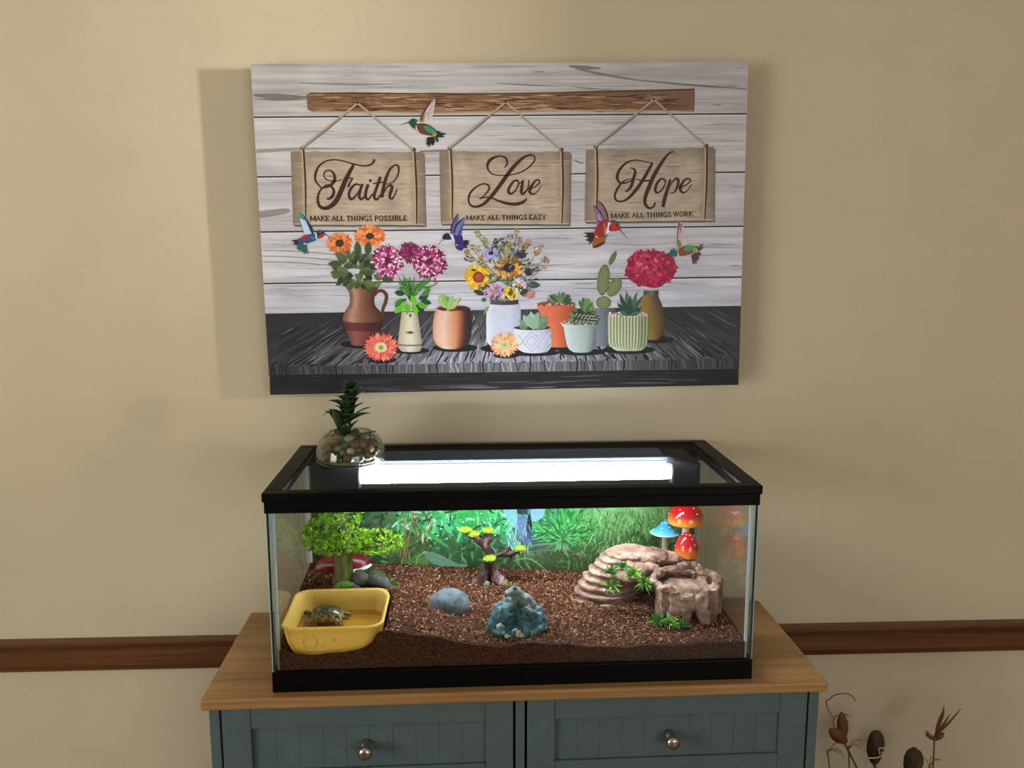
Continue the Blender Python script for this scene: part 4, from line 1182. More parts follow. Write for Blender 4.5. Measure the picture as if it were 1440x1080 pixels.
    bird((560, 130, 12.7), [
        ('p', [(400, 530), (430, 400), (500, 290), (560, 190), (638, 112), (656, 150), (648, 260), (612, 430), (590, 520), (480, 555)], (214, 200, 206)),
        ('s', [(412, 520), (440, 400), (530, 245), (635, 125)], [40, 40, 34, 14], (104, 62, 58)), ('s', [(440, 530), (470, 430), (520, 340)], [40, 30, 8], (150, 150, 70)),
        ('s', [(640, 150), (560, 300), (500, 430)], [10, 9, 4], (96, 66, 80)), ('s', [(645, 220), (570, 340), (510, 450)], [8, 9, 4], (120, 92, 104)), ('s', [(630, 320), (560, 400), (505, 480)], [8, 8, 4], (130, 104, 112)), ('s', [(612, 410), (560, 460), (500, 510)], [8, 7, 4], (140, 112, 118)),
        ('p', [(330, 560), (420, 555), (540, 590), (640, 660), (730, 710), (710, 790), (560, 770), (440, 745), (350, 690), (315, 620)], (112, 58, 48)),
        ('p', [(450, 610), (540, 600), (640, 670), (700, 720), (600, 735), (500, 690)], (46, 146, 104)), ('s', [(400, 555), (540, 585), (690, 690)], [10, 14, 10], (30, 50, 40)),
        ('p', [(190, 540), (230, 485), (290, 468), (352, 510), (345, 570), (300, 652), (250, 620)], (24, 78, 56)), ('s', [(300, 500), (345, 545)], [30, 34], (110, 70, 64)), ('e', (345, 542, 16, 14), (240, 240, 236)),
        ('s', [(200, 530), (110, 560), (10, 596)], [22, 10, 4], (58, 62, 60)), ('s', [(320, 590), (330, 660), (370, 700)], [14, 22, 8], (216, 206, 206)),
        ('P', [(500, 960), (520, 800), (640, 790), (655, 880), (622, 960), (600, 930), (585, 900), (565, 970), (545, 975), (530, 910)], (32, 28, 24)),
        ('P', [(680, 690), (745, 690), (750, 715), (850, 730), (855, 750), (790, 765), (835, 795), (760, 808), (715, 800), (720, 890), (690, 885), (650, 800)], (24, 58, 48)),
        ('e', (648, 750, 40, 36), (186, 160, 70)), ('e', (640, 740, 14, 18), (120, 70, 40))])
    bird((405, 290, 14.4), [
        ('p', [(235, 120), (300, 130), (370, 230), (440, 370), (510, 520), (480, 580), (350, 565), (290, 420), (240, 250)], (186, 212, 232)),
        ('P', [(235, 120), (290, 125), (370, 230), (400, 310), (310, 270), (240, 240)], (78, 146, 138)), ('s', [(300, 160), (400, 320), (470, 460), (505, 560)], [14, 44, 66, 40], (36, 46, 100)), ('s', [(260, 200), (330, 300), (390, 380)], [6, 8, 3], (60, 110, 130)), ('s', [(260, 300), (330, 420), (400, 540)], [4, 6, 4], (226, 238, 246)),
        ('p', [(570, 560), (470, 560), (380, 580), (250, 640), (160, 700), (180, 775), (300, 775), (420, 745), (550, 700), (600, 640)], (38, 84, 122)),
        ('p', [(230, 680), (320, 595), (420, 575), (445, 620), (350, 690)], (156, 42, 74)), ('s', [(470, 640), (540, 650), (590, 600)], [40, 50, 20], (52, 120, 150)),
        ('p', [(570, 530), (620, 485), (690, 490), (755, 560), (700, 635), (610, 655), (580, 600)], (44, 46, 78)), ('p', [(600, 610), (720, 556), (745, 575), (690, 640), (610, 652)], (166, 52, 50)), ('s', [(575, 540), (570, 600), (585, 670)], [14, 30, 14], (226, 232, 236)), ('e', (655, 520, 13, 13), (160, 170, 180)),
        ('s', [(740, 560), (800, 588), (875, 630)], [18, 12, 6], (70, 58, 70)),
        ('P', [(190, 780), (380, 770), (415, 960), (395, 965), (370, 890), (355, 972), (335, 965), (310, 890), (295, 935), (270, 900), (195, 880)], (44, 100, 94)), ('P', [(70, 695), (170, 675), (220, 720), (190, 780), (100, 775), (150, 735)], (48, 28, 54)), ('e', (345, 760, 26, 14), (226, 226, 210))])
    bird((610, 290, 14.4), [
        ('p', [(345, 560), (350, 440), (400, 280), (490, 150), (505, 200), (480, 330), (430, 480), (400, 560)], (92, 96, 150)), ('s', [(352, 560), (370, 390), (485, 155)], [20, 26, 12], (36, 36, 62)),
        ('p', [(400, 560), (430, 430), (520, 310), (632, 222), (625, 300), (580, 480), (565, 600), (450, 650)], (112, 120, 178)), ('s', [(412, 540), (450, 400), (540, 300), (630, 232)], [26, 34, 26, 12], (34, 34, 66)), ('s', [(500, 600), (560, 450), (615, 300)], [50, 34, 10], (70, 74, 130)),
        ('p', [(400, 560), (480, 600), (570, 590), (595, 700), (615, 830), (560, 905), (470, 870), (435, 800)], (60, 40, 118)), ('s', [(470, 820), (560, 800)], [50, 40], (80, 44, 130)),
        ('p', [(178, 625), (215, 565), (280, 545), (345, 590), (350, 672), (190, 672)], (34, 40, 72)), ('e', (235, 610, 14, 18), (12, 12, 20)), ('s', [(328, 560), (370, 620), (425, 712)], [22, 40, 16], (238, 238, 242)), ('s', [(590, 570), (605, 680)], [14, 22], (226, 226, 236)), ('e', (465, 785, 20, 10), (236, 230, 240)),
        ('s', [(190, 680), (130, 735), (72, 790)], [14, 10, 5], (88, 88, 98)), ('P', [(600, 690), (752, 685), (690, 712), (745, 738), (690, 750), (722, 792), (650, 790), (690, 848), (620, 850)], (30, 26, 46))])
    bird((810, 270, 12.7), [
        ('p', [(300, 235), (340, 265), (430, 350), (500, 470), (540, 560), (380, 590), (350, 460), (320, 330)], (150, 104, 146)), ('s', [(305, 240), (400, 320), (480, 430), (510, 500)], [10, 22, 26, 14], (62, 40, 52)),
        ('p', [(385, 145), (470, 230), (550, 380), (584, 530), (520, 500), (440, 350), (378, 280)], (136, 112, 128)), ('s', [(390, 150), (480, 240), (550, 390), (578, 520)], [10, 26, 26, 20], (56, 38, 48)), ('s', [(390, 400), (420, 480), (450, 560)], [30, 44, 20], (176, 150, 190)),
        ('p', [(380, 580), (530, 480), (575, 560), (520, 720), (490, 810), (360, 800), (335, 690)], (164, 40, 38)), ('s', [(480, 560), (520, 640), (490, 740)], [30, 36, 20], (196, 110, 50)), ('s', [(400, 520), (470, 560), (420, 620)], [30, 40, 30], (120, 50, 70)),
        ('p', [(320, 810), (400, 810), (490, 820), (522, 900), (430, 975), (300, 1000), (300, 880)], (160, 92, 44)), ('s', [(310, 990), (400, 950), (500, 900)], [20, 44, 30], (62, 40, 32)), ('s', [(360, 790), (390, 810)], [20, 14], (236, 230, 226)),
        ('p', [(570, 540), (625, 560), (605, 700), (530, 745), (560, 620)], (234, 234, 238)), ('p', [(595, 600), (640, 545), (730, 560), (785, 640), (780, 685), (600, 698)], (178, 42, 46)), ('s', [(590, 535), (660, 515), (740, 560), (785, 650)], [20, 36, 36, 22], (76, 78, 80)), ('e', (722, 596, 14, 17), (14, 12, 14)), ('s', [(600, 600), (610, 690)], [18, 24], (30, 18, 20)),
        ('s', [(785, 682), (850, 750), (922, 835)], [16, 12, 5], (74, 70, 74)), ('P', [(125, 725), (320, 722), (335, 800), (300, 880), (215, 945), (245, 890), (165, 862), (220, 822), (148, 792), (205, 765)], (48, 32, 30)), ('P', [(485, 820), (590, 730), (520, 835)], (40, 110, 84))])
    bird((930, 300, 13.5), [
        ('p', [(300, 620), (300, 300), (340, 160), (392, 190), (430, 330), (482, 520), (470, 600), (340, 650)], (212, 192, 200)), ('s', [(312, 620), (306, 400), (345, 175)], [26, 20, 40], (112, 74, 86)), ('s', [(380, 200), (360, 330), (330, 460)], [30, 18, 6], (124, 84, 96)), ('s', [(420, 330), (380, 430), (350, 520)], [10, 9, 4], (150, 116, 126)), ('s', [(450, 430), (410, 500), (380, 570)], [8, 8, 4], (156, 122, 130)), ('p', [(300, 560), (340, 500), (380, 600), (340, 670)], (104, 150, 50)),
        ('p', [(310, 690), (450, 610), (640, 615), (710, 670), (560, 765), (420, 810), (330, 795)], (138, 70, 48)), ('p', [(420, 690), (480, 612), (640, 625), (610, 690), (480, 720)], (66, 158, 116)), ('s', [(470, 740), (560, 720)], [30, 20], (84, 110, 50)),
        ('p', [(135, 775), (180, 685), (260, 668), (305, 720), (292, 812), (220, 818)], (32, 104, 96)), ('s', [(190, 690), (280, 690)], [16, 20], (140, 124, 70)), ('e', (285, 686, 16, 14), (236, 236, 230)), ('s', [(310, 720), (320, 800)], [14, 22], (226, 214, 214)),
        ('P', [(560, 800), (620, 750), (730, 735), (755, 785), (715, 800), (700, 885), (670, 880), (660, 960), (635, 955), (630, 880), (610, 970), (590, 965), (580, 880)], (82, 60, 64)), ('P', [(690, 690), (720, 610), (775, 578), (795, 590), (745, 640), (805, 648), (760, 690), (700, 720)], (66, 84, 60)), ('e', (640, 700, 46, 40), (186, 176, 64)), ('e', (640, 695, 14, 14), (130, 90, 40))])
make_canvas()

# ------------------------------------------------------------------ printed jungle sheet behind the tank
def make_sheet():
    root = thing('background_sheet', 'printed jungle and waterfall backdrop sheet behind the glass tank', 'backdrop', TM @ T((0, D + 0.0015, 0)))
    b = MB(); b.box(-0.372, 0.372, 0.0, 0.0012, 0.034, 0.289)
    b.build('paper_sheet', mat('backdrop_paper', (70, 96, 64), 0.5, c2=(60, 84, 56)), root)
    K = 1.1
    M_ink = vmat('backdrop_ink', 0.4, 0.3, 0.35, (220, 1, 220))
    a = Art(HP, K, 1)
    xs = [395, 450, 500, 560, 620, 680, 720, 752, 790, 850, 910, 960, 1060]
    grid = {690: [(70, 110, 60), (60, 90, 50), (60, 80, 70), (90, 190, 150), (70, 180, 110), (90, 200, 140), (150, 200, 225), (110, 150, 220), (120, 215, 190), (140, 215, 150), (150, 200, 130), (170, 175, 110), (140, 150, 90)],
            725: [(60, 90, 50), (50, 80, 50), (70, 100, 80), (90, 140, 100), (60, 150, 90), (70, 170, 100), (110, 200, 190), (90, 120, 190), (80, 180, 100), (120, 195, 120), (125, 175, 105), (130, 155, 90), (110, 130, 80)],
            752: [(60, 70, 50), (60, 70, 50), (50, 80, 60), (96, 96, 64), (50, 100, 60), (60, 120, 90), (80, 150, 120), (60, 84, 110), (56, 120, 66), (104, 152, 92), (90, 122, 72), (72, 102, 60), (80, 100, 60)],
            775: [(60, 60, 45), (60, 60, 45), (50, 70, 50), (80, 96, 54), (60, 100, 64), (46, 84, 50), (60, 84, 60), (90, 110, 90), (70, 96, 60), (74, 98, 58), (62, 82, 48), (60, 80, 50), (60, 70, 45)],
            815: [(60, 52, 38), (58, 52, 38), (50, 60, 40), (60, 80, 44), (56, 80, 56), (40, 66, 40), (50, 66, 44), (56, 70, 44), (60, 76, 46), (60, 76, 46), (50, 66, 40), (50, 60, 40), (50, 56, 38)]}
    ys = sorted(grid)
    nx, ny = 90, 24
    vs, cs = [], []
    for j in range(ny + 1):
        y = 690 + 125 * j / ny
        for i in range(nx + 1):
            x = 395 + 660 * i / nx
            col = interp([(yy, interp(list(zip(xs, grid[yy])), x)) for yy in ys], y)
            g = 1 + 0.35 * nz(x * 0.11, y * 0.11) + 0.2 * nz(x * 0.3, y * 0.3, 4)
            p = a.P(x, y)
            if p[1] > 0.288: p = (p[0], 0.288)
            if p[1] < 0.036: p = (p[0], 0.036)
            vs.append((max(-0.371, min(0.371, p[0])), -0.00016, p[1])); cs.append(a.c(tuple(max(0, v * g) for v in col)))
    W = nx + 1
    a.m.add(vs, [(j * W + i, j * W + i + 1, (j + 1) * W + i + 1, (j + 1) * W + i) for j in range(ny) for i in range(nx)], cs)
    a.build('printed_scenery', M_ink, root)
    q = random.Random(77)
    a = Art(HP, K, 2)
    def pick(*c): return q.choice(c)
    def lf(x, y, L_, w, an, c, bend=0.0):
        ex, ey = x + math.cos(an) * L_, y + math.sin(an) * L_
        if min(y, ey) < 704 or any(abs(a.P(*p)[0]) > 0.362 for p in ((x, y), (ex, ey))): return
        a.leaf(x, y, L_, w, an, c, bend=bend)
    for i in range(420):      # dark jungle leaves, left half
        x, y = q.uniform(410, 730), q.uniform(712, 800)
        lf(x, y, q.uniform(8, 22), q.uniform(2.5, 5), q.uniform(0, math.tau), pick((44, 84, 56), (60, 110, 72), (34, 66, 46), (84, 140, 100), (110, 160, 130), (70, 90, 50)))
    for i in range(240):      # bright leaves top
        x, y = q.uniform(560, 740), q.uniform(708, 742)
        lf(x, y, q.uniform(10, 26), q.uniform(3, 5.5), q.uniform(0.1, 2.8), pick((72, 196, 112), (96, 214, 140), (52, 160, 88), (180, 226, 210), (60, 180, 120)))
    for cx, cy in ((648, 716), (668, 712), (700, 714)):
        for k in range(13): lf(cx, cy, q.uniform(22, 40), 5, 0.1 + k * 0.24, pick((84, 214, 110), (64, 188, 96), (120, 228, 140)), 0.12)
    fg = a; a = Art(HP, K, 3)
    a.stroke([(589, 739), (610, 754), (631, 769)], [3, 6, 2], (72, 164, 92), 5)
    a.stroke([(582, 720), (577, 745), (570, 785)], [2, 2.2, 2], (164, 124, 72), 5); a.stroke([(576, 750), (568, 768), (562, 780)], [1, 1.4, 1], (150, 116, 70), 5)
    for i in range(40): lf(q.uniform(560, 610), q.uniform(715, 790), q.uniform(10, 26), 1.6, q.uniform(1.2, 2.2), pick((164, 128, 76), (120, 96, 56), (190, 160, 110)))
    a.poly([(594, 775), (607, 775), (621, 780), (636, 788), (657, 799), (629, 797), (607, 791), (600, 783)], (110, 146, 126), 3)
    a.poly([(567, 787), (594, 781), (600, 790), (587, 794), (569, 793)], (84, 128, 66), 3)
    a.stroke([(594, 776), (600, 775), (588, 782), (586, 793)], [1, 1.5, 1.5, 1], (150, 180, 130), 4)
    a.build('printed_broad_leaf', M_ink, root)['kind'] = 'stuff'
    a = Art(HP, K, 3)
    # waterfall
    a.poly([(726, 727), (738, 727), (741, 760), (733, 757), (728, 745)], (126, 140, 206), 3); a.poly([(735, 738), (742, 740), (748, 762), (738, 762)], (86, 92, 170), 3)
    a.poly([(726, 711), (742, 711), (742, 723), (727, 722)], (60, 76, 104)); a.poly([(742, 724), (748, 722), (747, 748), (741, 744)], (40, 52, 66), 2)
    a.poly([(706, 714), (726, 712), (726, 740), (716, 736)], (150, 206, 226), 2); a.poly([(746, 716), (766, 712), (762, 728), (748, 733)], (160, 206, 236), 2)
    for i in range(60): lf(q.uniform(712, 745), q.uniform(735, 768), q.uniform(8, 18), 1.6, q.uniform(1.2, 1.9), pick((150, 210, 214), (120, 190, 190), (170, 220, 226), (100, 160, 150)))
    a.stroke([(742, 768), (770, 764), (800, 765)], [1.5, 3, 1], (128, 150, 140), 5); a.stroke([(735, 776), (790, 772), (830, 780)], [1, 1.6, 1], (110, 130, 110), 5)
    a.build('printed_waterfall', M_ink, root)['kind'] = 'stuff'
    a = fg
    # bush right of the fall
    for i in range(420):
        an = q.uniform(0, math.tau); r_ = math.sqrt(q.random())
        x, y = 792 + 42 * r_ * math.cos(an), 742 + 24 * r_ * math.sin(an)
        lf(x, y, q.uniform(7, 17), 1.8, math.atan2(y - 758, (x - 792) * 1.2) + q.gauss(0, 0.4), pick((64, 176, 84), (44, 134, 62), (96, 206, 112), (36, 104, 52), (120, 220, 140)))
    # grasses
    for i in range(620):
        x, y = q.uniform(815, 1040), q.uniform(722, 790)
        lf(x, y, q.uniform(8, 24), 1.4, -1.57 + q.gauss(0, 0.5), pick((150, 190, 122), (110, 160, 92), (176, 206, 150), (80, 124, 66), (132, 214, 150), (60, 96, 50)))
    for i in range(120):
        x, y = 905 + q.gauss(0, 16), 762 + q.gauss(0, 9)
        lf(x, y, q.uniform(6, 14), 1.8, -1.57 + q.gauss(0, 0.8), pick((52, 96, 46), (76, 128, 60), (40, 70, 36)))
    for i in range(240):      # low reeds and ground cover
        x, y = q.uniform(715, 1000), q.uniform(775, 806)
        lf(x, y, q.uniform(6, 16), 1.6, -1.57 + q.gauss(0, 0.9), pick((70, 96, 52), (52, 74, 42), (96, 124, 72), (120, 146, 96)))
    for p_ in ([(722, 788), (745, 785), (770, 803)], [(728, 792), (736, 800), (742, 806)], [(735, 782), (742, 795), (752, 806)], [(790, 772), (800, 785), (798, 805)]): a.stroke(p_, [1, 2, 1], (150, 178, 118), 5)
    a.ell(795, 770, 5, 4, (140, 158, 160)); a.ell(812, 778, 8, 2, (150, 150, 130))
    for i in range(160): a.ell(q.uniform(560, 740), q.uniform(710, 760), q.uniform(0.7, 2), q.uniform(0.5, 1.4), pick((206, 232, 222), (170, 216, 196)), n=6)
    a.build('printed_foliage', M_ink, root)
make_sheet()

# ------------------------------------------------------------------ yellow water dish with water and turtle
def sq(a, b, r, n=40):
    """rounded rectangle outline, half sizes a,b, corner radius r"""
    pts = []
    for cx, cy, s in ((a - r, b - r, 0), (-(a - r), b - r, 1), (-(a - r), -(b - r), 2), (a - r, -(b - r), 3)):
        for i in range(n // 4):
            w = math.pi / 2 * (s + i / (n // 4 - 1))
            pts.append((cx + r * math.cos(w), cy + r * math.sin(w)))
    return pts
def make_dish():
    M_y = mat('yellow_plastic', (240, 206, 118), 0.38, c2=(234, 196, 104), scale=(14, 14, 14), spec=0.4)
    N, L = M_y.node_tree.nodes, M_y.node_tree.links          # thin plastic lets some light through
    tl = N.new('ShaderNodeBsdfTranslucent'); tl.inputs[0].default_value = rgb((248, 224, 146))
    mx = N.new('ShaderNodeMixShader'); mx.inputs[0].default_value = 0.45
    L.new(N['Principled BSDF'].outputs[0], mx.inputs[1]); L.new(tl.outputs[0], mx.inputs[2]); L.new(mx.outputs[0], N['Material Output'].inputs['Surface'])
    root = thing('water_dish', 'square yellow plastic water dish sunk in the soil against the front glass', 'dish', TL(DU, DV, 0.0445))
    b = MB()
    h = 0.0558
    levels = [(0.0600, 0.0585, 0.024, 0.0000), (0.0655, 0.0640, 0.026, 0.0015), (0.0700, 0.0685, 0.028, 0.008), (0.0745, 0.0730, 0.028, 0.022), (0.0775, 0.0757, 0.027, 0.038), (0.0785, 0.0766, 0.026, h - 0.006),
              (0.0805, 0.0786, 0.026, h - 0.005), (0.0812, 0.0793, 0.026, h - 0.002), (0.0805, 0.0787, 0.026, h), (0.0775, 0.0757, 0.025, h), (0.0755, 0.0737, 0.024, h - 0.003),
              (0.0735, 0.0717, 0.024, 0.034), (0.0705, 0.0688, 0.024, 0.018), (0.066, 0.0645, 0.022, 0.0095), (0.060, 0.0585, 0.02, 0.007)]
    N = 48
    vs = []
    for a_, b_, r_, z in levels:
        for (x, y) in sq(a_, b_, r_, N):
            zz = z
            if z > h - 0.007:     # two pour notches in the rim
                for nx_, ny_ in ((0.074, 0.055), (-0.079, -0.045)):
                    d2 = ((x - nx_) / 0.011) ** 2 + ((y - ny_) / 0.011) ** 2
                    zz -= 0.006 * math.exp(-d2)
            vs.append((x, y, zz))
    fs = []
    for i in range(len(levels) - 1):
        for j in range(N):
            fs.append((i * N + j, i * N + (j + 1) % N, (i + 1) * N + (j + 1) % N, (i + 1) * N + j))
    fs.append(tuple(range(N - 1, -1, -1)))
    fs.append(tuple((len(levels) - 1) * N + j for j in range(N)))
    b.add(vs, fs)
    b.build('basin', M_y, root, smooth=True)
    # embossed ring and pips on the front wall
    e = MB()
    e.tube([(-0.034 + 0.011 * math.cos(w * math.tau / 20), -0.0745 - 0.0018 * math.sin(w * math.tau / 20), 0.031 + 0.011 * math.sin(w * math.tau / 20)) for w in range(21)], 0.0011, 6)
    e.build('embossed_ring', M_y, root, smooth=True)
    for c, r, n_, mm in (((-0.016, -0.0755, 0.026), (0.0018, 0.0016, 0.0030), 'embossed_pip', M_y), ((0.004, -0.0768, 0.034), (0.0016, 0.0014, 0.0035), 'embossed_pip', M_y), ((0.034, -0.0655, 0.006), (0.0055, 0.004, 0.0035), 'drain_dimple', mat('olive_stain', (112, 92, 30), 0.7, c2=(90, 74, 24)))):
        e = MB(); e.ell((0, 0, 0), r, 12, 8, 0.2, 3); e.build(n_, mm, root, smooth=True).location = c
    d = MB()
    q = random.Random(4)
    for x, z, s in ((0.022, 0.041, 1.5), (0.05, 0.041, 1), (0.056, 0.041, 1.6), (0.046, 0.042, 1), (-0.03, 0.046, 1), (-0.012, 0.044, 0.8), (-0.05, 0.043, 1.6), (-0.063, 0.038, 1.0), (0.012, 0.043, 0.7)):
        d.ell((x, 0.0722 + (z - 0.034) * 0.09, z), (0.0011 * s, 0.0006, 0.0007 * s), 8, 6)
    d.build('dirt_specks', mat('dirt', (52, 34, 16), 0.9, c2=(40, 26, 12)), root)['kind'] = 'stuff'
    w = MB()
    out = sq(0.0688, 0.0671, 0.023, N)
    w.add([(x * 1.012, y * 1.012, 0.0205) for x, y in out] + [(x * 0.97, y * 0.97, 0.0095) for x, y in out], [tuple(range(N))] + [(j, N + j, N + (j + 1) % N, (j + 1) % N) for j in range(N)] + [tuple(range(2 * N - 1, N - 1, -1))])
    wo = w.build('water', glassmat('water', (0.93, 0.88, 0.72), 0.03), root)
    wo['label'] = 'shallow clear water'
    return root
make_dish()

def make_turtle():
    root = thing('turtle', 'small dark turtle with yellow spotted shell resting in the yellow dish', 'turtle', TL(-0.3165, 0.1395, 0.0575, math.radians(170)) @ Matrix.Scale(0.72, 4))
    # head points along +x of the turtle
    shell = MB()
    n, m = 40, 14
    vs, cs = [], []
    for i in range(m + 1):
        t = i / m
        for j in range(n):
            w = math.tau * j / n
            ax, ay = 0.041, 0.030
            r = math.sin(t * math.pi / 2)
            x, y = ax * r * math.cos(w), ay * r * math.sin(w)
            z = 0.0255 * math.cos(t * math.pi / 2) ** 0.75
            g = 1 + 0.05 * math.cos(5 * w) * r - (0.03 if abs(math.sin(w * 2.5)) < 0.2 and t < 0.85 else 0)
            if i == m: x *= 1.06; y *= 1.06; z -= 0.002
            vs.append((x * g, y * g, z + 0.008))
            c = (38, 38, 30)
            k = nz(math.cos(w) * r * 9, math.sin(w) * r * 9, 2)
            if k > 0.12: c = (74, 70, 48)
            if t > 0.74 and math.sin(w * 12 + t * 8) > 0.35: c = (160, 144, 88)
            elif t > 0.5 and math.sin(w * 10) * math.cos(t * 30) > 0.55: c = (128, 114, 68)
            cs.append(lin(c))
    fs = [(i * n + j, (i + 1) * n + j, (i + 1) * n + (j + 1) % n, i * n + (j + 1) % n) for i in range(m) for j in range(n)]
    shell.add(vs, fs, cs)
    shell.build('shell', vmat('wet_shell', 0.16, 0.6, 0.35, (160, 160, 160), coat=0.5, bump=0.001), root, smooth=True)
    # one continuous body: plastron, head, four legs and tail grown from a joint skeleton
    J = [((0, 0, 0.010), .016, .020), ((0.022, 0, 0.011), .012, .016), ((0.040, 0.001, 0.013), .0065, .0065), ((0.050, 0.002, 0.016), .0062, .007), ((0.058, 0.002, 0.016), .0045, .005),
         ((0.026, 0.020, 0.009), .006, .006), ((0.036, 0.034, 0.006), .0048, .004), ((0.042, 0.040, 0.003), .0042, .0022),
         ((0.026, -0.020, 0.009), .006, .006), ((0.034, -0.034, 0.006), .0048, .004), ((0.040, -0.040, 0.003), .0042, .0022),
         ((-0.022, 0, 0.010), .012, .016), ((-0.028, 0.020, 0.008), .0065, .006), ((-0.040, 0.030, 0.005), .005, .004), ((-0.049, 0.033, 0.003), .005, .0022),
         ((-0.028, -0.020, 0.008), .0065, .006), ((-0.040, -0.030, 0.005), .005, .004), ((-0.049, -0.033, 0.003), .005, .0022), ((-0.040, 0, 0.008), .004, .004), ((-0.054, 0.003, 0.005), .0015, .0015)]
    E_ = [(0, 1), (1, 2), (2, 3), (3, 4), (1, 5), (5, 6), (6, 7), (1, 8), (8, 9), (9, 10), (0, 11), (11, 12), (12, 13), (13, 14), (11, 15), (15, 16), (16, 17), (11, 18), (18, 19)]
    me = bpy.data.meshes.new('body'); me.from_pydata([j[0] for j in J], E_, []); 
    o = bpy.data.objects.new('body', me); COL.objects.link(o); o.parent = root
    me.materials.append(mat('turtle_skin', (66, 60, 40), 0.5, c2=(150, 134, 78), scale=(240, 240, 240), lo=0.5, hi=0.62, bump=0.0006))
    o.modifiers.new('skin', 'SKIN')
    bpy.context.view_layer.update()
    for i, j in enumerate(J):
        me.skin_vertices[0].data[i].radius = (j[1], j[2])
        me.skin_vertices[0].data[i].use_root = (i == 0)
    sb = o.modifiers.new('sub', 'SUBSURF'); sb.levels = sb.render_levels = 2
    me_ = mat('turtle_eye', (12, 12, 10), 0.1, c2=(16, 15, 12))
    for s in (-1, 1):
        e = MB(); e.ell((0, 0, 0), (0.0014, 0.0012, 0.0014), 8, 6)
        e.build('eye', me_, root, smooth=True).location = (0.0535, 0.002 + s * 0.0048, 0.0185)
make_turtle()

# ------------------------------------------------------------------ grey stone
def make_stone():
    b = MB(); b.ell((0, 0, 0.012), (0.0365, 0.030, 0.0285), 32, 20, 0.07, 4)
    o = b.build('grey_stone', mat('grey_rock', (60, 70, 78), 0.85, c2=(102, 114, 122), scale=(60, 60, 60), detail=8, bump=0.0012, bscale=(400, 400, 400)), None, smooth=True, mw=TL(-0.108, 0.134, 0.0685))
    tag(o, 'smooth rounded grey stone lying on the brown soil', 'stone')
make_stone()

# ------------------------------------------------------------------ helper: organic solid from overlapping lumps
def organic(name, mb, m, parent, voxel, disp=0.0, dscale=0.02, smooth_it=3, ridge=None):
    o = mb.build(name, m, parent, smooth=True)
    r = o.modifiers.new('remesh', 'REMESH'); r.mode = 'VOXEL'; r.voxel_size = voxel; r.use_smooth_shade = True
    if smooth_it:
        s = o.modifiers.new('smooth', 'SMOOTH'); s.iterations = smooth_it; s.factor = 0.5
    if disp:
        t = bpy.data.textures.new(name + '_relief', 'CLOUDS'); t.noise_scale = dscale; t.noise_depth = 3
        d = o.modifiers.new('relief', 'DISPLACE'); d.texture = t; d.strength = disp; d.mid_level = 0.5; d.texture_coords = 'LOCAL'
    if disp and voxel == 0.0019:
        t = bpy.data.textures.new(name + '_pits', 'CLOUDS'); t.noise_scale = 0.0045; t.noise_depth = 2
        d = o.modifiers.new('pits', 'DISPLACE'); d.texture = t; d.strength = 0.0032; d.mid_level = 0.5; d.texture_coords = 'LOCAL'
    if ridge:
        t = bpy.data.textures.new(name + '_ridge', 'MUSGRAVE') if False else bpy.data.textures.new(name + '_ridge', 'WOOD')
        t.wood_type = 'BANDNOISE'; t.noise_scale = ridge[1]; t.turbulence = 6
        d = o.modifiers.new('ridge', 'DISPLACE'); d.texture = t; d.strength = ridge[0]; d.mid_level = 0.5; d.texture_coords = 'LOCAL'
    return o

